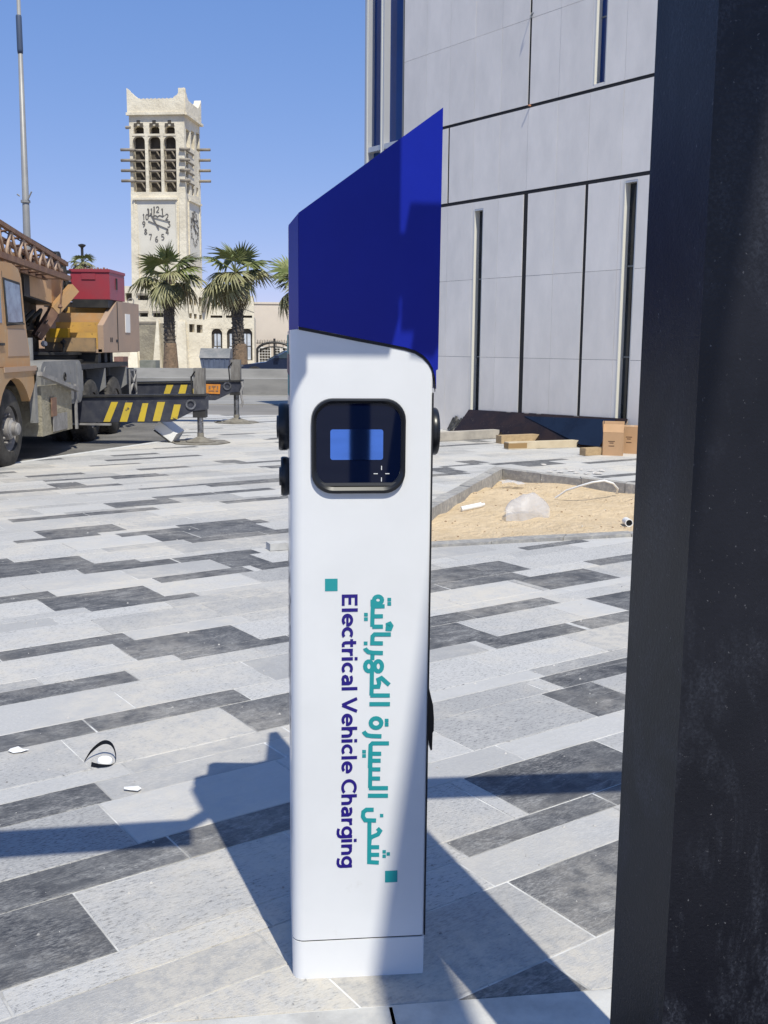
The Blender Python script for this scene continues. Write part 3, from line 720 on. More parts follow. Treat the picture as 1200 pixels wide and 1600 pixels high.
for (h0, h1, z0, z1) in holes:
    m = MB(); fbox(m, h0+.02, h1-.0, z0, z1, -.115, -.105); 
    w = m.build('window', m_winD if z0 < 1 else m_win, ob)
    m = MB(); fbox(m, h1-.022, h1-.002, z0, z1, -.12, .004); m.build('window_jamb', m_reveal, w)     # the far jamb catches the sun
    m = MB(); fbox(m, h0+.002, h0+.018, z0, z1, -.12, .004); fbox(m, h0+.018, h1-.022, z1-.03, z1-.004, -.12, .004); m.build('window_frame', m_alu, w)
    zz = z0+.9
    while zz < z1-.3: m = MB(); fbox(m, h0+.018, h1-.022, zz, zz+.02, -.104, -.09); zz += 1.27; m.build('glazing_bar', m_alud, w)
# black gaskets in the wide joints
for (s0, s1, z0, z1) in ((S0+MO*3-.045, S0+MO*3+.045, 0, 3*ZH-.03), (S0+MO-.027, S0+MO+.027, 0, 3*ZH-.03), (S0+MO*6-.018, S0+MO*6+.018, 3*ZH+.03, 4*ZH-.027), (S0+MO*3-.02, S0+MO*3+.02, 4*ZH+.027, ROWN*ZH), (SRR, SL, 3*ZH-.0255, 3*ZH+.0255), (SRR, SL, 4*ZH-.0225, 4*ZH+.0225)):
    m = MB(); fbox(m, s0, s1, z0, z1, -.015, -.004); m.build('joint_gasket', m_joint, ob)
# glazed corner
m = MB(); fbox(m, SL+.01, CORN-.03, 0, ROWN*ZH, -.14, -.12); cw = m.build('corner_glazing', m_win, ob)
for s0, s1, d in ((SL+.005, SL+.03, 0), (5.70, 5.80, .02), (6.19, 6.30, .02)):
    m = MB(); fbox(m, s0, s1, 0, ROWN*ZH, -.16, d); m.build('mullion', m_alud if d == 0 else m_alu, cw)
m = MB(); fbox(m, 5.745, 5.785, 0, ROWN*ZH, .0205, .03); fbox(m, 6.20, 6.245, 0, ROWN*ZH, .0205, .03); m.build('mullion_cap', m_reveal, cw)
for z in (1.25, 3.74, 4.96, 8.8):
    m = MB(); fbox(m, SL+.031, 5.699, z, z+.09, -.119, .012); fbox(m, 5.801, 6.189, z, z+.09, -.119, .012); m.build('transom', m_alu, cw)
m = MB(); fbox(m, SRR-.1, CORN+.05, ROWN*ZH+.001, ROWN*ZH+.25, -9, .04); m.build('parapet', m_panel, ob)
# lifting clip left at the joint crossing, and a cable tail above
m = MB(); p = FQ(*FAC.uv(829, 165)); m.bar(p, p+FAC.n*.045, .022, .02); m.build('bracket', pm('rusty_clip', (.45, .2, .1), rough=.7), ob)
m = MB(); p = FQ(*FAC.uv(831, 20)); m.tube([p+FAC.n*.005, p+FAC.n*.05+FD*-.02+Vector((0, 0, -.06)), p+FAC.n*.07+FD*-.06+Vector((0, 0, -.10)), p+FAC.n*.06+FD*-.1+Vector((0, 0, -.03))], .008, 6)
m.build('cable_tail', m_alud, ob)

# ---- things at the foot of the facade
m_dglass = pm('bronze_tinted_sheet', (.030, .018, .012), (.018, .012, .009), 2.5, .16, spec=.25, dust=((.10, .085, .07), 14, .62, .8))
m_skyrefl = pm('sky_reflection_blue', (.012, .018, .034), (.009, .012, .022), 2, .10, spec=.3)
m_wood = pm('sawn_timber', (.47, .34, .19), (.36, .25, .14), 3, .8, stretch=(2, 9, 9), bscale=30, rnd=.2)
m_wood2 = pm('weathered_timber', (.46, .42, .36), (.34, .31, .27), 4, .85, bscale=30)
m_card = pm('cardboard', (.47, .29, .16), (.42, .26, .14), 2, .85, rnd=.1)
m_card2 = pm('cardboard_tape', (.52, .36, .22), rough=.5)
m_cprint = pm('carton_print', (.12, .07, .04), rough=.8)
m_bwhite = pm('white_plastic', (.78, .77, .74), rough=.45)
def lean_sheet(name, label, s0, s1, zl, zr, foot, mat, zbl=0.0):
    t = thing(name, label, 'glass sheet', FQ((s0+s1)/2, 0, foot)); m = MB()
    pts = [FQ(s0, zbl+.012, foot), FQ(s1, .012, foot+.02), FQ(s1, zr, .012), FQ(s0, zl, .012)]; nn = (pts[1]-pts[0]).cross(pts[3]-pts[0]).normalized()
    if nn.dot(FAC.n) < 0: nn = -nn
    m.prism(pts, nn*.02); m.build('pane', mat, t, bevel=.002, seg=1)
    for f in (.12, .5, .88): m = MB(); p = FQ(s0+(s1-s0)*f, .0, foot+.02); m.box(p-Vector((.05, .05, 0)), p+Vector((.05, .05, .012))); m.build('spacer', m_wood, t)
    for f in (.3, .42, .5, .73):
        m = MB(); s_ = s0+(s1-s0)*f; z = zl+(zr-zl)*f; m.prism([FQ(s_, z+.001, .015), FQ(s_+.10, z+.001, .015), FQ(s_+.10, z+.012, .015), FQ(s_, z+.012, .015)], FAC.n*.02); m.build('edge_clip', m_wood2, t)
lean_sheet('tinted_glass_sheet', 'long dark tinted glass sheet leaning against the foot of the grey facade', 3.16, -.30, .375, .43, .34, m_dglass)
t = thing('sky_reflection_sheet', 'blue sheet standing for the sky reflection on the long dark sheet', 'glass sheet', FQ(.6, 0, .3)); m = MB()  # painted reflection: a blue sheet stands in for sky mirrored in the glass
lp_ = [FQ(1.75, .36, .075), FQ(-.12, .425, .055), FQ(-.12, .05, .375), FQ(.25, .05, .375)]; m.prism(lp_, FAC.n*.012); m.build('pane', m_skyrefl, t)
m = MB()
for i in range(7):
    s_ = 3.62-.07*i; m.bar(FQ(s_, .02, .10+.02*(i % 3)), FQ(s_-.06, .23+.03*math.sin(i*2.1), .02), .06, .03)
ds = m.build('dark_offcuts', pm('dark_offcut', (.02, .02, .022), (.10, .10, .10), 20, .7), None); tag(ds, 'small pile of dark panel offcuts against the facade left of the leaning glass', 'offcuts')
def plank(label, a, b, w, h, mat, cat='timber', name='timber_baulk', z=0.003, end=None):
    a = gp(*a); b = gp(*b); t = thing(name, label, cat, ((a+b)/2)[:2]+(0,), 'lengths of timber lying by the facade'); m = MB(); up = Vector((0, 0, z+h/2)); m.bar(a+up, b+up, w, h); m.build('baulk', mat, t, bevel=.004)
    if end:
        m = MB(); d = (b-a).normalized(); m.bar(a+up-d*.003, a+up+d*.30, w+.004, h*.72); m.build('split_end', end, t)
    return t
plank('grey weathered baulk lying nearest the charging pillar', (680, 689), (775, 684), .16, .13, m_wood2)
plank('short brown baulk lying close in front of the leaning glass', (779, 693), (852, 690), .15, .12, m_wood)
plank('longest pale baulk with a split brown end lying in front of the others', (791, 702), (922, 697.5), .13, .10, pm('pale_timber', (.58, .49, .35), (.50, .41, .28), 5, .8), end=pm('split_wood', (.30, .19, .08), rough=.8))
plank('stubby offcut of timber beside the cardboard boxes', (910, 712), (944, 710), .12, .10, m_wood)
def carton(label, px, w, d, h, rz, open_):
    p = gp(*px); t = thing('cardboard_box', label, 'box', p, 'cardboard boxes by the facade'); ax = Vector((math.cos(rz), math.sin(rz), 0)); ay = Vector((-ax.y, ax.x, 0)); m = MB()
    c = p+ay*d/2; th = .006
    for sgn, a_, b_, L, ofs in ((1, ax, ay, d, w/2), (-1, ax, ay, d, w/2), (1, ay, ax, w, d/2), (-1, ay, ax, w, d/2)):
        m.obox(c+a_*sgn*(ofs-th/2)+Vector((0, 0, h/2)), a_, b_, (0, 0, 1), th, L-(.0 if a_ is ax else 2*th+.002), h)
    m.obox(c+Vector((0, 0, .004)), ax, ay, (0, 0, 1), w-.02, d-.02, .006); m.build('carton', m_card, t)
    if open_:
        for a_, b_, L, ofs, tilt in ((ax, ay, d, w/2, 1.3), (-ax, ay, d, w/2, 1.5), (ay, ax, w, d/2, 1.25), (-ay, ax, w, d/2, 2.3)):
            m = MB(); e = a_*math.cos(tilt)+Vector((0, 0, math.sin(tilt))); m.obox(c+a_*ofs+Vector((0, 0, h+.002))+e*.07, e, b_, e.cross(b_), .14, L, .005); m.build('flap', m_card, t)
    else:
        m = MB(); m.obox(c+Vector((0, 0, h-.001)), ax, ay, (0, 0, 1), w-.013, d-.013, .006); m.build('lid', m_card, t)
        m = MB(); m.obox(c+Vector((0, 0, h+.0035)), ax, ay, (0, 0, 1), .06, d-.012, .0015); m.build('packing_tape', m_card2, t)
    f = c-ay*(d/2+.0008)
    for zz, ww in ((.62, .16), (.55, .10), (.42, .14)): m = MB(); m.obox(f+ax*-.02+Vector((0, 0, h*zz)), ax, ay, (0, 0, 1), ww*w*2, .001, .012); m.build('printing', m_cprint, t)
carton('open cardboard box with raised flaps beside the black post', (957, 712), .27, .27, .31, R(-14), True)
carton('closed taped cardboard box behind the open box, at the black post', (984, 709), .26, .30, .37, R(-20), False)

# ---- loose things in and round the planter
def onsand(x, y): p = gp(x, y, -.07); return Vector((p.x, p.y, sandz(p.x, p.y)))
m_bag = bpy.data.materials.new('thin_plastic_film'); m_bag.use_nodes = True; _t = m_bag.node_tree; _b = _t.nodes['Principled BSDF']
_b.inputs['Base Color'].default_value = (.70, .70, .72, 1); _b.inputs['Roughness'].default_value = .22; _b.inputs['Alpha'].default_value = .45; _b.inputs['Specular IOR Level'].default_value = .6
bump(_t, _b, noise(_t, coords(_t), 16, 5, .6, .8), .9, .02)
p0 = onsand(790, 810); p1 = onsand(858, 806)
t = thing('plastic_bag', 'crumpled translucent plastic bag lying on the yellow sand', 'plastic bag', (p0+p1)/2); m = MB(); NB = 30; gr = []
hh = (onsand(825, 808)-EYE).length/FPX*44
for i in range(NB+1):
    row = []
    for j in range(13):
        a = i/NB; b = j/12; env = min(1, 2.6*a+.25)*min(1, (1-a)*5+.32); env = (math.sin(math.pi*min(1, max(0, .06+.9*a)))**.45)
        q = p0+(p1-p0)*a; th_ = math.pi*b
        r_ = .5*hh*env*(1+.035*math.sin(9*a+4*b)+.03*math.sin(23*a+11*b)+.02*math.sin(37*b+5*a))
        row.append(m.bm.verts.new((q.x, q.y+.03-r_*.95*math.cos(th_)+.02*math.sin(11*a), q.z+.004+r_*1.75*math.sin(th_)**.8)))
    gr.append(row)
for i in range(NB):
    for j in range(12): m.bm.faces.new([gr[i][j], gr[i+1][j], gr[i+1][j+1], gr[i][j+1]])
m.build('film', m_bag, t, smooth=True)
m = MB(); a, b = onsand(721, 797), onsand(757, 796); up = Vector((0, 0, .024)); m.tube([a+up, a+(b-a)*.86+up], .026, 14); m.tube([a+(b-a)*.86+up, a+(b-a)*.88+up, a+(b-a)*.9+up, b+up], [.026, .018, .015, .015], 12)
o = m.build('white_cartridge', m_bwhite, None, sharp=40); tag(o, 'white sealant cartridge lying on the sand near the pillar', 'cartridge')
a = onsand(868, 770); pts = [onsand(868, 772)+Vector((0, 0, .02))]
for (x, y, z) in ((885, 765, .05), (905, 757, .11), (925, 750, .16), (943, 747, .18), (957, 752, .15), (965, 762, .08), (963, 770, .02)):
    pp = gp(x, y+z*175, -.07); pts.append(Vector((pp.x, pp.y, -.07+z)))
m = MB(); m.tube(pts, .011, 8); o = m.build('bent_conduit', m_bwhite, None, sharp=60); tag(o, 'thin bent white conduit arching over the sand by the far kerb', 'conduit')
m = MB(); a, b = onsand(970, 812), onsand(983, 824); d = (a-b).normalized(); up = Vector((0, 0, .035)); m.lathe([(.034, 0), (.034, .16), (.028, .16), (.028, .0)], b+up, d, 16, closed=True); t = thing('pipe_offcut', 'short white pipe offcut with a dark open end on the sand beside the post', 'pipe', b)
m.build('pipe_wall', m_bwhite, t, sharp=40); m = MB(); m.lathe([(.0275, .03), (.0001, .031)], b+up, d, 16); m.build('bore', m_blk, t)
# scraps behind the planter
def scraps(name, label, cat, spots, mat, z=.004, seed=1, rise=.35):
    r_ = random.Random(seed); m = MB()
    for (x, y, s_) in spots:
        p = gp(x, y); n = 7; P = []
        for i in range(n):
            a = 2*math.pi*i/n; rr = s_*(.55+.6*r_.random()); P.append(Vector((p.x+rr*math.cos(a), p.y+rr*.8*math.sin(a), z+.002+rise*s_*r_.random())))
        c = sum(P, Vector())/n+Vector((.2*s_, 0, .6*rise*s_)); 
        for i in range(n): m.face([P[i], P[(i+1) % n], c])
    o = m.build(name, mat, None); tag(o, label, cat); return o
m_pap = pm('white_paper', (.80, .79, .77), rough=.7)
scraps('packing_scraps', 'scatter of white and grey packing scraps behind the far kerb of the planter', 'scraps', [(860, 738, .045), (868, 735, .03), (876, 739, .05), (884, 733, .03), (893, 737, .05), (901, 740, .04), (908, 735, .03), (916, 741, .05), (924, 737, .05), (932, 741, .07), (939, 737, .05), (849, 727, .04), (871, 742, .03)], pm('packing_waste', (.56, .53, .50), (.42, .38, .34), 30, .8), seed=4).__setitem__('kind', 'stuff')
sp_ = scraps('film_scraps', 'crinkled clear film scraps in the far corner of the sand', 'scraps', [(790, 747, .10), (800, 749, .12), (812, 750, .10)], m_bag, z=-.06, seed=6); sp_['kind'] = 'stuff'
scraps('paper_scrap', 'torn white paper scrap lying left of the black strap', 'paper scrap', [(28, 1175, .037)], m_pap, seed=2, rise=.14)
scraps('paper_scrap', 'torn white paper scrap lying below and right of the black strap', 'paper scrap', [(208, 1235, .034)], m_pap, seed=9, rise=.14)
# strap with a crushed cup
c = gp(157, 1196); t = thing('black_strap', 'curled black strap with a crushed white cup lid lying on the paving', 'strap', c); m = MB()
ctl = [(-.062, .02), (-.050, .05), (-.015, .082), (.022, .078), (.042, .045), (.044, .005), (.028, -.022), (-.008, -.028), (-.032, -.016)]
ring = []
for i in range(len(ctl)-1):
    p_ = [Vector(ctl[max(0, min(len(ctl)-1, i+k_))]) for k_ in (-1, 0, 1, 2)]
    for q_ in range(5):
        f = q_/5; ring.append(.5*((2*p_[1])+(p_[2]-p_[0])*f+(2*p_[0]-5*p_[1]+4*p_[2]-p_[3])*f*f+(3*p_[1]-p_[0]-3*p_[2]+p_[3])*f**3))
wdt = .009
A = [m.bm.verts.new((c.x+q_.x, c.y+q_.y*.9, .003+.045*math.sin(math.pi*min(1, i/24))**2)) for i, q_ in enumerate(ring)]
B = [m.bm.verts.new((v.co.x+.002, v.co.y+.004, v.co.z+wdt+.006*math.sin(i*.2))) for i, v in enumerate(A)]
for i in range(len(A)-1): m.bm.faces.new([A[i], A[i+1], B[i+1], B[i]])
bm_ = m.bm; bmesh.ops.solidify(bm_, geom=bm_.faces[:], thickness=.002); m.build('strap_loop', m_blk, t)
m = MB(); m.lathe([(.024, .004), (.027, .008), (.024, .016), (.016, .019), (.0001, .017)], c+Vector((.010, .018, 0)), (.15, -.2, 1), 12); m.build('cup_lid', m_pap, t, sharp=30)
# loose kerb bit left of the pillar, tiny grit
a, b = gp(419, 860), gp(462, 857); m = MB(); m.bar(a+Vector((0, 0, .03)), b+Vector((0, 0, .03)), .10, .05); o = m.build('loose_kerb_stone', m_conc, None, bevel=.01); tag(o, 'loose pale kerb stone lying just left of the pillar', 'kerb stone')
m = MB(); rg = random.Random(3)
for i in range(700):
    y = rg.uniform(2.05, 6) if rg.random() < .7 else rg.uniform(6, 12); x = rg.uniform(-.40*y, .30*y); s_ = rg.choice([.0009, .0012, .0012, .0015, .0018, .0032])*(1+.12*y)
    p = Vector((x, y, .001)); m.hexa([p+Vector((-s_, -s_, 0)), p+Vector((s_, -s_*.7, 0)), p+Vector((s_*.8, s_, 0)), p+Vector((-s_*.6, s_*.9, 0)), p+Vector((-s_*.5, -s_*.6, s_)), p+Vector((s_*.6, -s_*.4, s_*1.1)), p+Vector((s_*.3, s_*.6, s_*.8)), p+Vector((-s_*.4, s_*.5, s_))])
o = m.build('mortar_grit', pm('mortar_grit', (.55, .53, .50), (.2, .2, .2), 30, .9), None); tag(o, kind='stuff', label='grit and mortar crumbs strewn on the paving', cat='grit')
m = MB()
for i in range(160):
    x, y = rg.uniform(.3, 2.6), rg.uniform(8, 12.2); q = Vector((x, y, 0))
    if any((PLT[(i_+1) % 3]-PLT[i_]).cross(q-PLT[i_]).z < .08 for i_ in range(3)): continue
    s_ = rg.uniform(.004, .014); p = Vector((x, y, sandz(x, y))); m.hexa([p+Vector(v)*s_ for v in ((-1, -1, -.4), (1, -.8, -.4), (.8, 1, -.4), (-.9, .8, -.4), (-.5, -.5, .6), (.5, -.4, .7), (.4, .5, .5), (-.4, .6, .6))])
o = m.build('sand_debris', pm('debris_brown', (.22, .14, .08), (.4, .3, .2), 20, .9), None); tag(o, kind='stuff', label='brown twigs and crumbs on the yellow sand', cat='debris')
# ================================================================ truck crane, left
m_or = pm('faded_orange_paint', (.47, .27, .115), (.40, .26, .14), 1.4, .5, bscale=50, bstr=.05, dust=((.42, .33, .22), 8, .55, .80))
m_tan = pm('faded_tan_paint', (.42, .29, .20), (.36, .26, .19), 1.6, .55, dust=((.24, .15, .09), 14, .62, .78))
m_ylw = pm('worn_yellow_paint', (.55, .33, .08), (.44, .27, .09), 3, .55, dust=((.12, .08, .05), 16, .60, .72))
m_boom = pm('boom_paint', (.60, .38, .21), (.50, .32, .18), 2, .6, dust=((.12, .07, .04), 10, .60, .8))
m_rust = pm('rust_brown', (.16, .09, .065), (.24, .14, .09), 7, .75, rnd=.15)
m_red = pm('faded_red_paint', (.31, .035, .05), (.26, .045, .06), 2, .45, dust=((.15, .03, .03), 12, .62, .75))
m_dark = pm('greasy_black', (.014, .014, .015), (.035, .033, .03), 6, .6)
m_gry = pm('grey_chassis_paint', (.20, .20, .20), (.27, .265, .255), 4, .6, dust=((.09, .085, .08), 12, .58, .75))
m_mud = pm('mud_caked_steel', (.30, .27, .20), (.40, .36, .27), 14, .95, bscale=28, bstr=1.0, bdist=.03)
m_rub = pm('tyre_rubber', (.028, .026, .024), (.085, .078, .07), 5, .9, bscale=40)
m_rim = pm('wheel_rim', (.24, .225, .21), (.14, .13, .125), 8, .6)
m_nvy = pm('worn_navy_paint', (.022, .025, .042), (.05, .052, .065), 6, .6, dust=((.17, .165, .16), 14, .62, .78))
m_strp = pm('worn_stripe_paint', (.58, .42, .03), (.50, .37, .05), 5, .6, dust=((.04, .04, .05), 9, .60, .66))
m_chr = pm('oily_chrome', (.32, .32, .33), (.12, .12, .12), 12, .3, metal=.8)
m_cabg = pm('cab_glass', (.22, .27, .34), (.10, .12, .16), 4, .08, spec=.6)
m_pad = pm('pad_steel', (.16, .145, .12), (.26, .24, .20), 9, .85)
m_pal = pm('pale_steel', (.30, .29, .28), (.20, .19, .185), 9, .6)
XS = -4.4; XW = -6.7; ZG = -.03
cr = thing('truck_crane', 'weathered orange truck crane with a stowed lattice jib and a red box', 'crane', (-5.5, 15.5, ZG))
def yz(pts, x0, x1, name, mat, parent=cr, bevel=.02, **k):
    m = MB(); m.prism([(x0, y, z) for y, z in pts], (x1-x0, 0, 0)); return m.build(name, mat, parent, bevel=bevel, **k)
def bx(name, a, b, mat, parent=cr, bevel=.008, **k):
    m = MB(); m.box(a, b); return m.build(name, mat, parent, bevel=bevel, **k)
# driver's cab: side profile
cab = yz([(10.75, .62), (10.72, 1.30), (10.80, 1.62), (11.05, 2.22), (11.25, 2.34), (12.62, 2.36), (12.84, 2.31), (12.93, 2.21), (13.0, 1.75), (13.12, 1.30), (13.13, 1.13), (10.9, 1.13)], XS, XW+.1, 'cab', m_or, bevel=.045, seg=3, sharp=40)
def side_quad(name, pts, mat, parent, t=.006, x=XS, bevel=0):
    m = MB(); m.prism([(x+.0015, y, z) for y, z in pts], (t, 0, 0)); return m.build(name, mat, parent, bevel=bevel)
dr = side_quad('door', [(11.25, 1.16), (11.15, 1.62), (11.42, 2.24), (12.24, 2.25), (12.26, 1.16)], m_or, cab, .012, bevel=.006)
m = MB(); m.prism([(XS+.0145, y, z) for y, z in [(11.30, 1.68), (11.48, 2.16), (12.16, 2.17), (12.18, 1.66)]], (.004, 0, 0)); m.build('door_glass', m_cabg, dr)
m = MB(); m.bar((XS+.02, 12.04, 1.42), (XS+.02, 12.19, 1.42), .03); m.build('handle', m_dark, dr, bevel=.006)
wn = side_quad('side_window', [(12.30, 2.18), (12.86, 2.15), (12.93, 1.66), (12.36, 1.63)], m_dark, cab, .006)
m = MB(); m.prism([(XS+.008, y, z) for y, z in [(12.34, 2.15), (12.83, 2.12), (12.89, 1.69), (12.40, 1.665)]], (.004, 0, 0)); m.build('window_glass', m_cabg, wn)
m = MB(); m.box((XS+.0125, 12.34, 1.655), (XS+.022, 12.92, 1.675)); m.build('window_seal', m_rub, wn)
side_quad('cab_seam', [(12.27, 1.16), (12.275, 2.25), (12.283, 2.25), (12.278, 1.16)], m_dark, cab, .002)
side_quad('pale_panel', [(12.36, 1.28), (12.38, 1.60), (13.0, 1.60), (13.09, 1.28)], m_tan, cab, .004, bevel=.003)
m = MB(); m.prism([(XS-.2, 10.79, 1.70), (XW+.3, 10.79, 1.70), (XW+.3, 11.03, 2.2), (XS-.2, 11.03, 2.2)], (0, -.04, .01)); m.build('windscreen', m_cabg, cab)
bx('bumper', (XS+.02, 10.6, .25), (XW+.08, 10.78, .6), m_or, cr, .03)
# fender over the front wheel
m = MB(); WC = (12.40, .43)
arch = [(WC[0]+.58*math.cos(R(a)), WC[1]+.60*math.sin(R(a))) for a in range(180, -1, -15)]
prof = [(11.05, .35), (11.05, 1.15), (13.17, 1.15), (13.17, .98)]+[p for p in arch[::-1] if p[1] > .7]+[(11.82, .70), (11.8, .35)]
m.prism([(XS-.05, y, z) for y, z in prof], (.10, 0, 0)); fe = m.build('fender', m_or, cr, bevel=.012)
bx('fender_trim', (XS+.055, 12.05, 1.10), (XS+.068, 13.16, 1.16), m_tan, fe, .004)
bx('step_bracket', (XS-.02, 13.10, .45), (XS+.05, 13.2, 1.05), m_gry)
m = MB(); m.tube([(XS-.06, 13.2, 1.22), (XS-.06, 13.2, 1.50)], .075, 14); m.build('air_cleaner', m_gry, cr, sharp=40)
def add_wheel(y, r=.475, x=XS+.02, w=.30, hub=True, double=False):
    z = ZG+r-.012; m = MB(); wid = w*(2.1 if double else 1)
    for k in ([0, 1] if double else [0]):
        cx = x-w/2-k*(w+.04)
        m.lathe([(r*.58, -w/2), (r*.84, -w/2), (r*.955, -w*.42), (r, -w*.32), (r, w*.32), (r*.955, w*.42), (r*.84, w/2), (r*.58, w/2)], (cx, y, z), (1, 0, 0), 44, closed=True)
        for i in range(44):     # tread lugs
            a = 2*math.pi*i/44; ca_, sa_ = math.cos(a), math.sin(a)
            for sx in (-1, 1): m.obox((cx+sx*w*.21, y+ca_*(r+.003), z+sa_*(r+.003)), (1, 0, 0), (0, -sa_, ca_), (0, ca_, sa_), w*.20, r*.07, .014)
    wh = m.build('wheel', m_rub, cr, sharp=40)
    m = MB(); cx = x-w/2
    m.lathe([(r*.60, -w/2), (r*.60, w*.30), (r*.57, w*.40), (r*.53, w*.36), (r*.46, w*.18), (r*.30, w*.22), (r*.26, w*.5), (r*.18, w*.56), (r*.17, w*.74), (.0001, w*.78)], (cx, y, z), (1, 0, 0), 32)
    rm = m.build('rim', m_rim, wh, sharp=35)
    for i in range(10):
        m = MB(); a = 2*math.pi*i/10; c = Vector((cx+w*.22, y+r*.36*math.cos(a), z+r*.36*math.sin(a))); m.lathe([(.020, 0), (.020, .05), (.014, .065), (.0001, .066)], c, (1, 0, 0), 6); m.build('wheel_nut', m_rim, wh)
    for i in range(5):
        m = MB(); a = 2*math.pi*(i+.5)/5
        m.lathe([(.03, 0), (.045, .012), (.0001, .013)], Vector((cx+w*.185, y+r*.475*math.cos(a), z+r*.475*math.sin(a))), (1, 0, 0), 10); m.build('vent_hole', m_dark, wh)
    m = MB(); m.lathe([(.11, 0), (.11, .03), (.075, .055), (.07, .11), (.04, .125), (.0001, .125)], Vector((cx+w*.45, y, z)), (1, 0, 0), 16); m.build('hub_cap', m_pal, wh, sharp=35)
    return wh
add_wheel(12.40, .475, XS-.02, .31); add_wheel(12.40, .475, XW+.33, .31)
for y in (15.98, 17.35):
    add_wheel(y, .475, XS-.02, .29, double=True); add_wheel(y, .475, XW+.62, .29, double=True)
# chassis
bx('chassis_frame', (-5.05, 10.9, .42), (-6.05, 20.0, .95), m_dark)
bx('deck', (XS-.02, 13.25, 1.06), (XW, 18.2, 1.13), m_dark)
bx('deck_underbody', (XS-.45, 13.3, .55), (XW+.4, 15.5, 1.05), m_dark)
bx('wheel_arch_plate', (XS-.32, 15.5, .55), (XW+.32, 18.3, 1.055), m_dark)
m = MB()                                                      # grey side casing with rounded rear corner
o_ = rrect(13.45, .60, 15.28, 1.20, .16, 6); m.prism([(XS-.42, y, z) for y, z in o_], (.44, 0, 0)); tk = m.build('side_casing', m_gry, cr, bevel=.025, seg=3, sharp=40)
m = MB(); m.prism([(XS+.021, y, z) for y, z in rrect(15.02, .62, 15.10, 1.18, .03, 3)], (.006, 0, 0)); m.prism([(XS+.021, y, z) for y, z in rrect(13.55, .66, 14.85, 1.14, .10, 4)], (.012, 0, 0)); m.build('casing_cover', m_gry, tk, bevel=.005)
m = MB(); m.lathe([(.055, 0), (.055, .012), (.04, .014), (.035, -.01), (.0001, -.012)], (XS+.034, 14.4, .99), (1, 0, 0), 18); m.build('filler_cap', m_dark, tk, sharp=40)
mb_ = bx('mud_box', (XS-.36, 13.25, .27), (XS+.08, 14.52, .90), m_mud, cr, .015)
bx('hatch', (XS+.101, 13.6, .30), (XS+.112, 14.2, .52), m_pal, mb_, .004); bx('dark_patch', (XS+.101, 13.55, .50), (XS+.115, 13.75, .74), m_rust, mb_, .003)
m = MB(); m.bar((XS+.12, 13.1, 1.06), (XS+.12, 14.65, .80), .07, .05); m.bar((XS+.11, 14.62, .26), (XS+.11, 14.62, .88), .05, .03); m.build('grab_rail', m_pal, cr, bevel=.006)
for y in (15.42, 16.68, 18.05): m = MB(); m.prism([(XS-.30, y, .55), (XS-.02, y, .75), (XS-.02, y, 1.05), (XS-.30, y, 1.05)], (0, .05, 0)); m.build('mud_flap', m_gry, cr)
m = MB()
for a, b in (((XS-.02, 18.3, .5), (XS-.02, 18.3, 1.0)), ((XS-.02, 18.75, .45), (XS-.02, 18.75, .98)), ((XS-.02, 18.3, .95), (XS-.02, 18.75, .6)), ((XS-.02, 18.3, .6), (XS-.02, 18.75, .9)), ((XS-.02, 18.3, .98), (XS-.02, 18.75, .98)), ((XS-.02, 18.3, .52), (XS-.02, 18.75, .5))): m.bar(a, b, .028)
m.build('rear_ladder', m_pal, cr)
bx('rear_crossbox', (-4.75, 18.9, .38), (-6.4, 20.0, .98), m_dark)
# slewing ring and upper house
m = MB(); m.lathe([(.80, 1.13), (.80, 1.18), (.72, 1.20), (.72, 1.255), (.78, 1.26), (.78, 1.30), (.0001, 1.30)], (-5.5, 16.4, 0), (0, 0, 1), 36); m.build('slewing_ring', m_dark, cr, sharp=40)
HX = XS-.0; HL = -6.55
hs = bx('house_floor', (HX-.03, 16.60, 1.29), (HL, 19.0, 1.345), m_tan)
cwt = yz([(16.60, 1.30), (16.60, 1.715), (17.48, 2.12), (19.02, 2.125), (19.02, 1.30)], HX, HX-.09, 'side_plate', m_tan, cr, .006)
bx('plate_seam', (HX+.001, 17.47, 1.32), (HX+.008, 17.495, 2.11), m_dark, cwt, 0)
bx('notice_plate', (HX+.001, 18.0, 1.62), (HX+.010, 18.32, 1.93), m_pap, cwt, .002)
bx('stencil_mark', (HX+.001, 17.0, 1.46), (HX+.005, 17.05, 1.53), m_dark, cwt, 0); bx('stencil_mark', (HX+.001, 17.09, 1.46), (HX+.005, 17.14, 1.53), m_dark, cwt, 0); bx('stencil_mark', (HX+.001, 17.36, 1.455), (HX+.005, 17.5, 1.50), m_dark, cwt, 0)
m = MB(); m.lathe([(.045, 0), (.06, 0), (.06, .015), (.045, .015)], (HX-.04, 18.6, 2.16), (0, 1, 0), 14, closed=True); m.build('lifting_eye', m_pal, cr)
bx('counterweight', (HX-.1, 17.75, 1.35), (HL, 18.95, 2.08), m_tan)
m_tray = pm('dirty_tan_steel', (.33, .22, .12), (.20, .15, .10), 5, .7, dust=((.08, .07, .06), 9, .55, .7))
steps = [(16.62, 1.345, 1.60, m_ylw), (16.86, 1.345, 1.765, m_ylw), (17.06, 1.345, 1.915, m_or), (17.30, 1.345, 2.03, m_ylw)]
for y, z0, z1, mt in steps: bx('stepped_plate', (HX-.095, y, z0), (-5.22, y+.18, z1), mt, cr, .012)
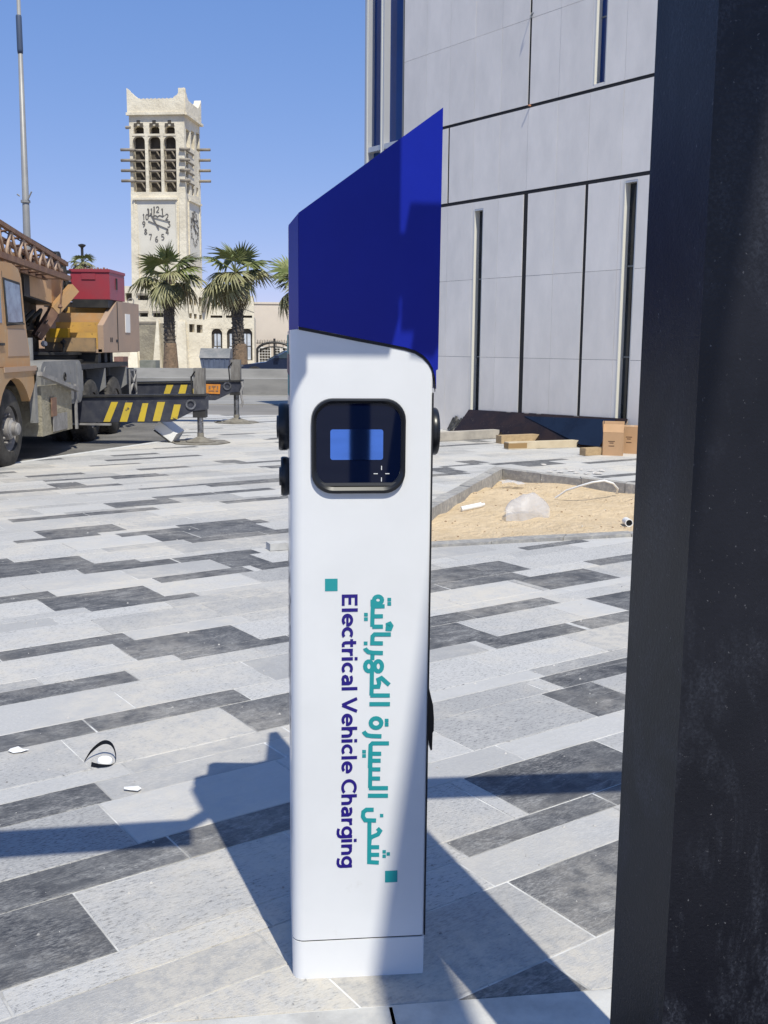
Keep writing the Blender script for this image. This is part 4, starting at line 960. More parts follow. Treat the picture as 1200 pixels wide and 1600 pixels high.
bx('lower_tray', (HX-.12, 16.52, 1.31), (-5.30, 16.612, 1.52), m_tray, cr, .006); bx('tray_lip', (HX-.62, 16.50, 1.45), (-5.27, 16.60, 1.66), m_ylw, cr, .008); bx('yellow_box', (HX-.52, 16.49, 1.52), (HX-.80, 16.6, 1.66), pm('bright_yellow', (.62, .36, .02), (.5, .3, .03), 5, .5), cr, .008)
bx('rear_wall', (HX-.1, 17.50, 2.02), (-5.6, 17.74, 2.10), m_dark)
m = MB(); m.lathe([(.07, 0), (.10, .05), (.07, .14), (.0001, .15)], (-5.28, 16.35, 1.42), (1, -.5, .1), 14); bmesh.ops.scale(m.bm, vec=(.5, .5, .5), verts=m.bm.verts[:], space=Matrix.Translation((5.28, -16.35, -1.42))); m.build('work_lamp', m_pap, cr, sharp=40)
m = MB(); m.tube([(-4.98, 16.44, 1.30), (-4.98, 16.44, 1.44)], .018, 8); m.lathe([(.0001, 0), (.045, .02), (.05, .05), (.0001, .09)], (-4.98, 16.44, 1.41), (0, 0, 1), 10); m.build('beacon', m_dark, cr)
# red box on top
bx('box_base', (HX-.03, 17.05, 2.0), (-5.0, 17.98, 2.128), m_dark)
rb = bx('red_box', (HX-.0, 17.06, 2.13), (-5.02, 18.03, 2.575), m_red, cr, .012)
bx('lid', (HX+.012, 17.04, 2.555), (-5.035, 18.05, 2.60), m_red, rb, .01)
bx('label_frame', (-4.62, 17.045, 2.44), (-4.84, 17.058, 2.53), m_red, rb, .003); bx('latch', (HX+.001, 17.45, 2.30), (HX+.018, 17.50, 2.48), m_dark, rb, .003)
m = MB()
for i in range(9): m.tube([(-4.5-.05*i, 17.3+.05*(i % 3), 2.60), (-4.52-.05*i, 17.4, 2.62+.015*(i % 2)), (-4.55-.05*i, 17.6, 2.60)], .02, 6)
m.build('coiled_hose', m_rust, rb)
# operator side dark bay under the boom
bx('machinery_bay', (-5.35, 13.35, 1.14), (-6.3, 16.4, 1.62), m_dark)
bx('bay_shade_block', (-5.22, 13.3, 1.62), (-6.3, 15.95, 2.03), m_dark)  # black block standing in for the deep shade under the boom
for y_ in (16.62, 17.0, 17.35): bx('support_block', (-4.5, y_, 1.135), (-4.85, y_+.16, 1.288), m_dark, cr, 0)
for i in range(6): m = MB(); m.tube([(-5.0-.06*i, 13.6+.35*i, 1.6), (-5.02, 13.8+.35*i, 1.85+.03*(i % 3)), (-5.2, 14.1+.35*i, 1.7)], .03, 6); m.build('hydraulic_hose', m_dark, cr)
# main boom: rectangular box, slightly raised toward the cab end
BS = -.065
def boomz(y, z): return z+BS*(y-15.4)
def bquad(y, z0, z1, x0, x1): return [(x0, y, boomz(y, z0)), (x1, y, boomz(y, z0)), (x1, y, boomz(y, z1)), (x0, y, boomz(y, z1))]
def bseg(name, y0, y1, z0, z1, x0, x1, mat, parent=cr, bevel=.012):
    m = MB(); a = bquad(y0, z0, z1, x0, x1); b = bquad(y1, z0, z1, x0, x1); m.hexa([a[0], a[1], b[1], b[0], a[3], a[2], b[2], b[3]]); return m.build(name, mat, parent, bevel=bevel)
boom = bseg('boom', 6.0, 15.95, 2.06, 2.56, -5.62, -4.98, m_boom)
bseg('boom_flange', 6.0, 15.9, 2.035, 2.058, -5.62, -4.985, m_dark, boom); bseg('boom_collar', 14.62, 14.86, 2.02, 2.60, -5.66, -4.94, m_dark, boom)
bseg('boom_heel', 15.96, 16.5, 2.08, 2.62, -5.6, -5.0, m_or, boom); bseg('heel_cap', 15.55, 16.3, 2.563, 2.60, -5.66, -4.9, m_tan, boom); bseg('heel_bracket', 15.5, 16.35, 2.603, 2.66, -5.6, -4.95, m_rust, boom)
m = MB()
for i in range(7): m.lathe([(.085, 0), (.10, .01), (.10, .04), (.085, .05)], (-5.02+.0*i, 16.62, 2.0+.085*i), (1, 0, 0), 14); m.obox((-5.0, 16.72, 2.02+.085*i), (1, 0, 0), (0, 1, 0), (0, 0, 1), .16, .12, .05)
m.tube([(-5.0, 16.6, 1.95), (-4.97, 16.66, 2.3), (-5.0, 16.6, 2.7)], .045, 8); m.lathe([(.11, 0), (.11, .08)], (-5.05, 16.35, 2.70), (1, 0, 0), 18); m.build('chain_stack', m_dark, cr, sharp=40)
m = MB(); m.tube([(-5.0, 16.4, 2.76), (-5.0, 13.6, 3.02), (-5.0, 9.0, 3.42)], .012, 6); m.tube([(-5.12, 16.4, 2.72), (-5.12, 13.6, 2.99), (-5.12, 9.0, 3.38)], .010, 6)
for y in (15.6, 14.9, 14.0): m.tube([(-5.0, y, 2.76+.0925*(16.4-y)), (-5.0, y, 2.62)], .010, 6)
m.build('hoist_rope', m_dark, cr)
# lattice jib stowed on the boom's near side
def ju(y): return 2.555+(15.35-y)*.112
def jl(y): return 2.36+(15.35-y)*.040
jib = bx('jib_head', (-4.6, 15.2, 2.34), (-4.9, 15.42, 2.44), m_rust, cr, .01)
for x in (-4.58, -4.90):
    m = MB(); m.bar((x, 6.2, ju(6.2)), (x, 15.4, ju(15.4)), .055); m.build('jib_chord', m_rust, cr, bevel=.008)
    m = MB(); m.bar((x, 6.2, jl(6.2)), (x, 15.45, jl(15.45)), .075 if x > -4.7 else .055); m.build('jib_chord', m_tan if False else m_rust, cr, bevel=.008)
yv = 6.4; up_ = True; lat = []
while yv < 15.0:
    h_ = (ju(yv)-jl(yv))*.62; y2 = min(15.3, yv+h_)
    lat.append((yv, y2, up_)); yv = y2; up_ = not up_
for x in (-4.58, -4.90):
    for (a, b, u_) in lat:
        m = MB(); m.tube([(x, a, jl(a) if u_ else ju(a)), (x, b, ju(b) if u_ else jl(b))], .020, 7); m.build('jib_lacing', m_tan, cr, smooth=True)
for k_, (a, b, u_) in enumerate(lat):
    m = MB(); f_ = ju if not u_ else jl; m.tube([(-4.58, a, f_(a)), (-4.90, b, f_(b))], .016, 6); m.build('jib_cross_lacing', m_rust, cr, smooth=True)
# raised jack arm, the pale timber coloured bar across the bay
m = MB(); a, b = ony(115, 450, 16.25), ony(84, 486, 16.0); m.bar(a, b, .13, .15); ja = m.build('lift_arm', m_or, cr, bevel=.01)
m = MB(); c_ = ony(57, 527, 15.8); m.bar(b, c_, .12, .14); m.build('arm_sleeve', m_rust, ja, bevel=.01)
m = MB(); m.bar(b+(c_-b)*.35+Vector((.02, -.09, 0)), b+(c_-b)*.5+Vector((.02, -.09, 0)), .10, .012); m.bar(b+(c_-b)*.8+Vector((.02, -.09, 0)), b+(c_-b)*.97+Vector((.02, -.09, 0)), .10, .012); m.build('arm_patch', m_tan, ja)
m = MB(); m.tube([ony(98, 425, 16.0), ony(95, 466, 15.9), ony(94, 478, 15.9)], .012, 6); m.lathe([(.02, 0), (.04, .02), (.02, .06)], ony(94, 482, 15.9), (0, 0, 1), 8); m.build('hanging_hook', m_rust, cr)
# outriggers: each a beam with stripes, jack, ram and foot
m_jack = pm('weathered_jack', (.21, .20, .185), (.11, .10, .09), 9, .75, stretch=(2, 2, .35), dust=((.32, .31, .29), 16, .6, .75))
def outrigger(Y, prof_px, stripes, jack_px, ram_px, foot_c, zf, plate=None):
    T_ = .22
    pts = [ony(x, y, Y) for x, y in prof_px]; m = MB(); m.prism(pts, (0, T_, 0)); ob_ = m.build('outrigger_beam', m_nvy, cr, bevel=.008)
    m = MB(); a, b = ony(prof_px[0][0], prof_px[0][1]-1.0, Y), ony(prof_px[1][0], prof_px[1][1]-1.0, Y); m.bar(a+Vector((0, T_/2, .012)), b+Vector((0, T_/2, .012)), T_+.06, .028); m.build('top_flange', m_dark, ob_)
    for q4 in stripes:
        m = MB(); m.prism([ony(x, y, Y-.0015) for x, y in q4], (0, -.003, 0)); m.build('warning_stripe', m_strp, ob_)
    (x0, y0, x1, y1) = jack_px; a = ony((x0+x1)/2, y0, Y+T_/2); b = ony((x0+x1)/2, y1, Y+T_/2); w = (ony(x1, y0, Y)-ony(x0, y0, Y)).length
    m = MB(); m.bar(Vector((a.x, a.y, a.z)), Vector((a.x, a.y, b.z)), w, w, up=(0, 1, 0)); jk = m.build('jack_tube', m_jack, ob_, bevel=.012)
    m = MB(); m.bar(Vector((a.x, a.y, b.z+.12)), Vector((a.x, a.y, b.z)), w*1.18, w*1.2, up=(0, 1, 0)); m.build('jack_collar', m_dark, ob_, bevel=.008)
    m = MB(); m.bar(Vector((a.x-w*.75, a.y-.03, a.z-.12)), Vector((a.x-w*.62, a.y-.03, b.z+.2)), .02, .03, up=(0, 1, 0)); m.tube([(a.x-w*.75, a.y-.03, a.z-.14), (a.x-w*.3, a.y-.12, a.z-.05)], .012, 6); m.build('hydraulic_line', m_dark, ob_)
    m = MB(); m.tube([(a.x, a.y, b.z), (a.x, a.y, zf+.06)], ram_px, 16); m.build('ram', m_chr, ob_, sharp=40)
    m = MB(); m.lathe([(foot_c*1.0, 0), (foot_c*1.0, .012), (foot_c*.45, .05), (foot_c*.22, .075), (foot_c*.22, .13), (.0001, .135)], (a.x, a.y, zf+.018), (0, 0, 1), 20); m.build('foot', m_pad, ob_, sharp=35)
    # lifting ring on the beam end
    e = ony(*plate, Y-.02) if plate else None
    if e is not None: m = MB(); m.lathe([(.05, 0), (.075, 0), (.075, .02), (.05, .02)], e, (0, 1, 0), 16, closed=True); m.build('pin_eye', m_chr, ob_)
    return ob_, a
def S4(t0, t1, b0_, b1_, yt, yb): return [(t0, yt), (t1, yt), (b1_, yb), (b0_, yb)]
ob1, j1 = outrigger(15.35, [(105, 622), (322, 619.5), (322, 640), (302, 642), (268, 659), (105, 660)],
    [S4(174, 184.5, 161.5, 172, 628, 659), S4(196, 207.5, 187, 198.5, 629, 659), S4(222.7, 231.8, 215, 225.5, 630, 658.5), S4(246, 258, 238.5, 250, 628, 658), S4(272, 282.7, 266.5, 277, 632, 655)],
    (303, 575, 320, 652), .045, .22, 0.0, (298, 632))
m = MB(); m.bar((-4.72, 15.40, .27), (-4.0, 15.34, .27), .05, .03); m.build('beam_lip', m_pal, ob1)
ob2, j2 = outrigger(19.45, [(205, 600), (378, 597), (376, 612), (362, 613), (336, 625.5), (205, 624)],
    [S4(260.5, 271, 254.7, 264, 601, 619), S4(282.7, 293, 277.5, 288.5, 601, 619), S4(304, 308, 298, 302, 601, 618)],
    (361, 562, 376, 617), .05, .25, 0.0, (355, 603))
m = MB(); m.prism([ony(x, y, 19.445) for x, y in ((322, 600), (344.5, 600.5), (343.5, 615.5), (322.5, 615))], (0, -.012, 0)); pl_ = m.build('orange_plate', pm('orange_plate_paint', (.62, .24, .03), (.5, .2, .04), 12, .5), ob2)
m = MB()
for (x0, y0, x1, y1) in ((326, 603, 329, 608), (331, 603, 337, 605), (333, 606, 335, 608), (339, 603, 341, 608), (326, 610, 335, 611.5), (337, 610, 341, 612)):
    m.prism([ony(x, y, 19.431) for x, y in ((x0, y0), (x1, y0), (x1, y1), (x0, y1))], (0, -.003, 0))
m.build('plate_characters', m_rust, pl_)
m = MB(); rr_ = [ony(378, y, 19.4) for y in (596, 604, 612, 620, 628, 636)]; m.tube([p+Vector((.02*math.sin(i*2), -.04, 0)) for i, p in enumerate(rr_)], .022, 7); m.build('hose_loop', m_pal, ob2)
for (j, s_, lab) in ((j1, .44, 'steel spreader plate on the paving under the nearer outrigger foot'), (j2, .42, 'steel spreader plate under the farther outrigger foot by the road')):
    t = thing('spreader_plate', lab, 'plate', (j.x, j.y, 0), 'spreader plates under the outrigger feet'); m = MB(); m.lathe([(s_*.98, .004), (s_, .008), (s_, .014), (s_*.98, .018)], (j.x, j.y, 0), (0, 0, 1), 8); m.build('plate', m_pad, t)
    m = MB(); m.lathe([(.03, 0), (.045, 0), (.045, .014), (.03, .014)], (j.x-s_*.75, j.y-.1, .019), (0, 0, 1), 12, closed=True); m.build('lug', m_dark, t)
# white foam block tipped over the paving edge
p = gp(262, 690); t = thing('foam_block', 'white foam block with a dark edge tipped over at the paving edge by the outrigger', 'foam block', p); m = MB()
c = p+Vector((.02, .02, .17)); m.obox(c, (.75, -.2, -.52), (.2, .95, .1), (.52, 0, .85), .34, .30, .16); m.build('block', m_bwhite, t, bevel=.02)
m = MB(); m.obox(c+Vector((-.06, -.16, -.085)), (.75, -.2, -.52), (.2, .95, .1), (.52, 0, .85), .33, .03, .015); m.build('dark_edge', m_dark, t)
# ================================================================ beyond the road
m_barr = pm('barrier_concrete', (.27, .262, .25), (.20, .195, .188), 1.2, .85, bscale=12, bstr=.2, stretch=(.5, 1, 2), dust=((.17, .165, .16), 2.5, .58, .8))
m_stone = pm('rough_plaster', (.76, .69, .55), (.64, .57, .44), .9, .9, bscale=3.2, bstr=.9, bdist=.06, dust=((.45, .40, .31), 5, .58, .8))
m_stone2 = pm('stone_infill', (.34, .30, .22), (.25, .22, .17), 1.5, .95, bscale=4, bstr=1, bdist=.08)
m_stoneD = pm('dark_recess', (.10, .085, .065), (.06, .05, .04), 2, .9)
m_beam = pm('pole_timber', (.30, .26, .21), (.22, .19, .15), 3, .85)
m_clock = pm('clock_face', (.70, .66, .57), (.62, .58, .49), .7, .85)
m_num = pm('weathered_numerals', (.13, .12, .11), rough=.7)
m_iron = pm('dark_iron', (.02, .02, .022), rough=.55)
m_cream = pm('cream_render', (.70, .62, .53), (.64, .56, .48), .35, .85)
m_wpane = pm('white_curtain_pane', (.62, .66, .72), (.40, .44, .50), 1.5, .12)
# concrete barrier: stepped in section, cast in lengths that are parts
B0, B1 = Vector((-30, 30.4, -.03)), Vector((16, 31.4, -.03)); bd = (B1-B0).normalized(); bn = Vector((bd.y, -bd.x, 0))
br = thing('road_barrier', 'long stepped grey concrete road barrier running behind the crane', 'barrier', (-6, 31, 0)); ln = (B1-B0).length; nseg = 15
SEC = [(0, 0), (.10, 0), (.10, .47), (-.02, .50), (-.10, .755), (-.32, .755), (-.32, 0)]
for i in range(nseg):
    a = B0+bd*(ln*i/nseg+.012); m = MB(); m.prism([a+bn*x+Vector((0, 0, z)) for x, z in SEC], bd*(ln/nseg-.024)); m.build('barrier_block', m_barr, br, bevel=.012)
# ---- clock tower
TP0 = Vector((-11.5, 62, 0)); TE = Vector((-.9945, .1045, 0)); TF = Plane(TP0, TE); TW = 3.20
TR_ = Plane(TP0, Vector((.1045, .9945, 0)))
tw = thing('clock_tower', 'tall cream plaster clock tower with horned parapet and projecting timber poles', 'clock tower', (-13, 63.5, 0))
def wall(name, PL, u0, u1, z0, z1, holes, depth, mat, parent, inmat=None, inname='window', out=0.0, arches=()):
    """wall face with recessed openings; every opening gets its own infill object"""
    us_ = sorted({u0, u1, *[h[0] for h in holes], *[h[1] for h in holes]}); zs_ = sorted({z0, z1, *[h[2] for h in holes], *[h[3] for h in holes]})
    m = MB()
    for a, b in zip(us_, us_[1:]):
        for c, d in zip(zs_, zs_[1:]):
            if any(h[0] <= a+1e-6 and h[1] >= b-1e-6 and h[2] <= c+1e-6 and h[3] >= d-1e-6 for h in holes): continue
            m.face([PL.at(a, c, out), PL.at(b, c, out), PL.at(b, d, out), PL.at(a, d, out)])
    for h in holes:
        A = [(h[0], h[2]), (h[1], h[2]), (h[1], h[3]), (h[0], h[3])]
        for i in range(4):
            p, q_ = A[i], A[(i+1) % 4]; m.face([PL.at(*p, out), PL.at(*q_, out), PL.at(*q_, out-depth), PL.at(*p, out-depth)])
    for (h0, h1, zt__, ht, pt) in arches:      # spandrels turn a square head into an arch
        cx = (h0+h1)/2; w = (h1-h0)/2; n = 6
        for sg in (-1, 1):
            P = [PL.at(cx+sg*w, zt__, out-.03)]+[PL.at(cx+sg*w*math.cos(R(90*i/n)), zt__-ht+ht*math.sin(R(90*i/n))**pt, out-.03) for i in range(n+1)]
            m.prism(P, PL.n*-(depth*.5))
    bmesh.ops.remove_doubles(m.bm, verts=m.bm.verts[:], dist=1e-5)
    o = m.build(name, mat, parent)
    if inmat is not None:
        for h in holes:
            k = MB(); k.face([PL.at(h[0], h[2], out-depth+.002), PL.at(h[1], h[2], out-depth+.002), PL.at(h[1], h[3], out-depth+.002), PL.at(h[0], h[3], out-depth+.002)]); k.build(inname, inmat, o)
    return o
def fuv(PL, x, y): return PL.uv(x, y)
def rect_px(PL, x0, y0, x1, y1):
    a, b = PL.uv(x0, y1), PL.uv(x1, y0); return (min(a[0], b[0]), max(a[0], b[0]), min(a[1], b[1]), max(a[1], b[1]))
ZT = TF.uv(240, 155)[1]; 
FT = lambda x0, y0, x1, y1: rect_px(TF, x0, y0, x1, y1)
louv = [FT(209, 212, 226, 300), FT(233, 212, 250.5, 300), FT(257, 212, 274.5, 300)]
tref = [FT(208.5, 196, 224.5, 209), FT(233, 196, 249, 209), FT(257, 196, 273, 209)]
clockr = [FT(213.5, 312, 275, 398)]
pz = TF.uv(240, 176)[1]; slot = [FT(213, 391+30, 222, 425)]
wall('shaft_front', TF, 0, TW, 0, pz, louv+tref, .55, m_stone, tw, m_stoneD, 'louvre_recess', arches=[(h[0], h[1], h[3], .5, .6) for h in louv]+[(h[0], h[1], h[3], .3, .8) for h in tref])
RF = lambda x0, y0, x1, y1: rect_px(TR_, x0, y0, x1, y1)
lr = [RF(291, 205, 296.5, 229), RF(299, 207, 303.5, 232), RF(307, 210, 311.5, 235)]
lr2 = [RF(290.5, 240+i*15.3, 294.5, 246+i*15.3) for i in range(3)]+[RF(300, 241+i*15.3, 302.5, 247+i*15.3) for i in range(3)]+[RF(292, 288, 296.5, 302), RF(300, 291, 303, 305), RF(307, 294, 310, 306)]
wall('shaft_side', TR_, 0, TW, 0, pz, lr+lr2, .4, m_stone, tw, m_stoneD, 'louvre_recess')
m = MB()
bk = [TP0+TE*TW, TP0+TE*TW+TR_.ex*TW, TP0+TR_.ex*TW]
for a, b in zip(bk, bk[1:]): m.face([a, b, b+Vector((0, 0, pz)), a+Vector((0, 0, pz))])
m.build('shaft_back', m_stone, tw)
# corner piers that taper upward
for u, s_ in ((0, 1), (TW, -1)):
    m = MB(); zc = TF.uv(250, 300)[1]; m.hexa([TF.at(u+s_*-.10, 0, .28), TF.at(u+s_*.42, 0, .28), TF.at(u+s_*.42, 0, -.1), TF.at(u+s_*-.10, 0, -.1), TF.at(u+s_*-.005, zc, .02), TF.at(u+s_*.35, zc, .02), TF.at(u+s_*.35, zc, -.1), TF.at(u+s_*-.005, zc, -.1)]); m.build('corner_pier', m_stone, tw, bevel=.04)
# parapet with horns
cz = TF.uv(240, 176)[1]; zv = TF.uv(240, 154.5)[1]; zh = TF.uv(283, 136.5)[1]
def horn(u, w): 
    d = min(u, w-u); f = max(0, 1-d/.68); return zv+(zh-zv)*(f**1.25)
for nm, PL, hh_ in (('parapet_front', TF, 1), ('parapet_side', TR_, 1)):
    m = MB(); n = 40; P = [PL.at(-.06 if PL is TF else .0, cz, .10), PL.at(TW+.06, cz, .10)]+[PL.at(TW+.06-(TW+.12)*i/n if PL is TF else (TW+.06)*(1-i/n), horn(max(0, min(TW, TW*(1-i/n))), TW)+.03*math.sin(i*2.3), .10) for i in range(n+1)]
    m.prism(P, PL.n*-.4); m.build(nm, m_stone, tw)
for PL in (TF, TR_):
    m = MB(); off = PL.n; a, b = PL.at(-.1, cz-.08, .10), PL.at(TW+.1, cz-.08, .10); m.bar(a, b, .22, .14); m.build('cornice', m_stone, tw, bevel=.03)
m = MB(); q4 = [TP0-TF.n*.3-TR_.n*.3, TP0+TE*TW-TF.n*.3, TP0+TE*TW+TR_.ex*TW, TP0+TR_.ex*TW-TR_.n*.3]; m.face([p+Vector((0, 0, cz+.05)) for p in q4]); m.build('roof_slab', m_stone, tw)
# timber poles, four rows through the tower each way
for (y0, yr) in ((234.5, 247), (251, 262.5), (267, 278), (283, 293.5)):
    zq = TF.uv(200, y0)[1]
    for (u0, u1) in ((TW-.32, TW+.50), (.26, -.34)):
        m = MB(); m.tube([TF.at(u0, zq, .10), TF.at(u1, zq, .10)], .085, 8); m.build('timber_pole', m_beam, tw, smooth=True)
    for h in louv: m = MB(); m.tube([TF.at(h[0]-.05, zq, -.12), TF.at(h[1]+.05, zq, -.12)], .07, 6); m.build('cross_bar', m_beam, tw, smooth=True)
    m = MB(); za = TR_.uv(330, yr)[1]; m.tube([TR_.at(TW-.25, za, -.2), TR_.at(TW-.25, za, .70)], .085, 8); m.build('timber_pole', m_beam, tw, smooth=True); m = MB(); m.tube([TR_.at(.18, zq, .05), TR_.at(1.65, zq-.02, .05)], .05, 6); m.build('timber_pole', m_beam, tw, smooth=True)
m = MB()
for h in louv:
    for k_ in range(4):
        zz = h[2]+(h[3]-h[2])*(.02+.19*k_); m.bar(TF.at(h[0]+.05, zz, -.42), TF.at(h[0]+.55*(h[1]-h[0]), zz+.55, -.42), .07, .07)
m.build('inner_brace', m_beam, tw)
for x, y in ((183+9, 199), ): m = MB(); zq = TF.uv(x, y)[1]; m.tube([TF.at(TW-.1, zq, -.05), TF.at(TW+.22, zq, -.05)], .09, 8); m.build('timber_pole', m_beam, tw)
# crosses above the louvres
for h in tref:
    cx = (h[0]+h[1])/2; m = MB(); z0 = h[3]
    for dx, dz, w in ((0, .18, .10), (-.17, .03, .10), (.17, .03, .10)): m.prism([TF.at(cx+dx-w, z0+dz-w, .004), TF.at(cx+dx+w, z0+dz-w, .004), TF.at(cx+dx+w, z0+dz+w, .004), TF.at(cx+dx-w, z0+dz+w, .004)], TF.n*.012)
    m.build('cross_opening', m_stoneD, tw)
# clock dials: recessed square plate, numerals, hands
def dial(PL, r4, cx, cz_, k, nm):
    m = MB(); u0, u1, z0, z1 = r4; m.prism([PL.at(u0, z0, .004), PL.at(u1, z0, .004), PL.at(u1, z1, .004), PL.at(u0, z1, .004)], PL.n*.02); d = m.build(nm, m_clock, tw)
    m = MB(); m.bar(PL.at(u0-.1, z1+.05, .06), PL.at(u1+.1, z1+.05, .06), .22, .12); m.bar(PL.at(u0-.03, z0, .03), PL.at(u0-.03, z1, .03), .10, .08); m.bar(PL.at(u1+.03, z0, .03), PL.at(u1+.03, z1, .03), .10, .08); m.build('dial_surround', m_stone, d)
    R_ = .80*k
    seg = {'1': [[(-.14, .8), (.05, 1), (.05, 0)]], '2': [[(-.3, .76), (-.16, .97), (.14, .97), (.29, .76), (.2, .5), (-.3, .03), (.32, .03)]], '3': [[(-.28, .97), (.28, .97), (0, .57), (.24, .5), (.3, .25), (.12, .03), (-.28, .06)]],
           '4': [[(.16, 0), (.16, 1), (-.32, .3), (.34, .3)]], '5': [[(.26, .97), (-.22, .97), (-.26, .56), (.1, .6), (.3, .34), (.12, .03), (-.28, .06)]], '6': [[(.2, .97), (-.14, .75), (-.3, .3), (-.12, .03), (.16, .03), (.29, .26), (.12, .5), (-.2, .45)]],
           '7': [[(-.3, .97), (.3, .97), (-.05, 0)]], '8': [[(0, .54), (-.24, .75), (0, .98), (.24, .75), (0, .54), (-.3, .26), (0, .02), (.3, .26), (0, .54)]], '9': [[(.24, .58), (-.1, .46), (-.29, .72), (-.12, .97), (.16, .97), (.29, .72), (.16, .3), (-.14, .03)]],
           '0': [[(0, .98), (-.27, .75), (-.27, .25), (0, .02), (.27, .25), (.27, .75), (0, .98)]]}
    fl = -1       # reading direction runs against the wall's own axis
    if PL is TR_: fl = 1
    hgt = .36*k
    for hr in range(1, 13):
        m = MB()
        a = R(90-30*hr); x = cx+fl*R_*math.cos(a)*(1 if PL is TF else .95); z = cz_+R_*math.sin(a)*1.12
        txt = str(hr)
        for i, ch in enumerate(txt):
            xo = (i-(len(txt)-1)/2)*hgt*.62
            for pl_s in seg[ch]:
                for (x0, z0_), (x1, z1_) in zip(pl_s, pl_s[1:]): m.bar(PL.at(x+fl*(xo+x0*hgt*.75), z+(z0_-.5)*hgt, .035), PL.at(x+fl*(xo+x1*hgt*.75), z+(z1_-.5)*hgt, .035), .05*k, .03, up=PL.n)
        m.build('numeral', m_num, d)
    m = MB()
    for a_, L, L2, w in ((118, .75, .35, .06), (-22, .80, .55, .045)):
        c, s_ = math.cos(R(a_)), math.sin(R(a_)); m.bar(PL.at(cx-fl*c*L2*k, cz_-s_*L2*k, .06), PL.at(cx+fl*c*L*k, cz_+s_*L*k, .06), w, .03, up=PL.n)
    m.bar(PL.at(cx+fl*-.2*k, cz_+.42*k, .06), PL.at(cx+fl*.85*k, cz_+.14*k, .06), .03, .03, up=PL.n); m.build('clock_hands', m_num, d)
    m = MB()     # line of script under the twelve
    z0 = cz_+.50*k
    for i in range(9):
        x0 = -.46+i*.11; m.bar(PL.at(cx+fl*x0*k, z0+.05*math.sin(i*2.2), .035), PL.at(cx+fl*(x0+.12)*k, z0+.05*math.sin(i*2.2+2.2), .035), .06*k, .03, up=PL.n)
        if i in (0, 3, 8): m.bar(PL.at(cx+fl*x0*k, z0, .035), PL.at(cx+fl*x0*k, z0+.42*k, .035), .05*k, .03, up=PL.n)
    m.build('script', m_num, d)
r4 = clockr[0]; cc_ = TF.uv(244.5, 350.5); dial(TF, r4, cc_[0], cc_[1], .92, 'clock_dial')
r5 = RF(293, 318, 312, 384); dial(TR_, (.55, 2.75, r4[2], r4[3]), 1.65, cc_[1]-.1, .95, 'clock_dial')
# ---- buildings at the tower's foot (part of the same mass)
WLF = Plane(TF.at(0, 0, .35), TE)          # front wall of the lower block, just proud of the tower
fb = thing('tower_block', 'low cream plaster building round the foot of the clock tower', 'building', WLF.at(1.5, 0))
def PX(PL, *a): return [rect_px(PL, *q_) for q_ in a]
lo = PX(WLF, (215.5, 461, 231.5, 469), (238.5, 460.5, 255, 469), (218.5, 488, 231, 495), (239.5, 488, 255, 495.5), (196, 458, 206, 470), (281, 461, 289, 470))
inf = PX(WLF, (219.5, 505, 244.5, 569), (251.5, 505, 260, 569))
zt_l = WLF.uv(220, 447)[1]
wall('front_wall', WLF, -.15, 6.5, 0, zt_l, lo, .25, m_stone, fb, m_stoneD, 'window')
for h in inf:
    m = MB(); m.prism([WLF.at(h[0], 0, .004), WLF.at(h[1], 0, .004), WLF.at(h[1], h[3], .004), WLF.at(h[0], h[3], .004)], WLF.n*.05); m.build('stone_infill', m_stone2, fb)
for (x0, y, x1) in ((214, 460, 232.5), (237.5, 459.5, 256.5), (217.5, 487.5, 232), (238.5, 487.5, 256), (218, 504, 246)):
    m = MB(); a, b = WLF.uv(x0, y), WLF.uv(x1, y); m.bar(WLF.at(a[0], a[1], .04), WLF.at(b[0], b[1], .04), .10, .12); m.build('lintel', m_beam, fb)
for (x0, x1, y0) in ((205, 217, 548), (246, 251.5, 500), (279, 293, 502)):
    a, b = WLF.uv(x0, 575)[0], WLF.uv(x1, 575)[0]; zt_ = WLF.uv(x0, y0)[1]; a, b = min(a, b), max(a, b); m = MB()
    m.hexa([WLF.at(a-.12, 0, .5), WLF.at(b+.12, 0, .5), WLF.at(b+.12, 0, .0), WLF.at(a-.12, 0, 0), WLF.at(a+.05, zt_, .12), WLF.at(b-.05, zt_, .12), WLF.at(b-.05, zt_, 0), WLF.at(a+.05, zt_, 0)]); m.build('buttress', m_stone, fb, bevel=.08, seg=2)
# side wall with small tapering windows, then the right wing
SW0 = Vector(WLF.at(-.15, 0)); swe = Vector((.80, .60, 0)).normalized(); SWP = Plane(SW0, swe)
su = [SWP.uv(x, 480)[0] for x in (289, 325)]
smallw = PX(SWP, (295.5, 462, 299.5, 476), (303, 463.5, 307, 477), (311, 464.5, 315, 478), (295.8, 489.5, 300, 497), (303.5, 490.5, 307.5, 498), (311.5, 492, 315.5, 499), (295.8, 506.5, 304, 519), (307.5, 507.5, 316.5, 520))
wall('side_wall', SWP, 0, su[1], 0, SWP.uv(305, 449)[1], smallw, .3, m_stone, fb, m_stoneD, 'window')
RW0 = SWP.at(su[1]-.02, 0); RWP = Plane(RW0, Vector((.995, .10, 0))); ru = RWP.uv(397, 500)[0]
arched = PX(RWP, (331, 513.5, 347, 560), (355, 513.5, 371, 563), (377.5, 513.5, 394, 563))
slotw = PX(RWP, (329, 493, 347.5, 496.5), (353, 493, 372, 496.5), (377, 493, 394, 496.5), (329.5, 465, 347, 476), (353, 465, 371, 476))
zr = RWP.uv(345, 462)[1]
rw = wall('right_wing_wall', RWP, 0, ru, 0, zr, arched+slotw, .22, m_stone, fb, None, arches=[(h[0], h[1], h[3], .34, .8) for h in arched])
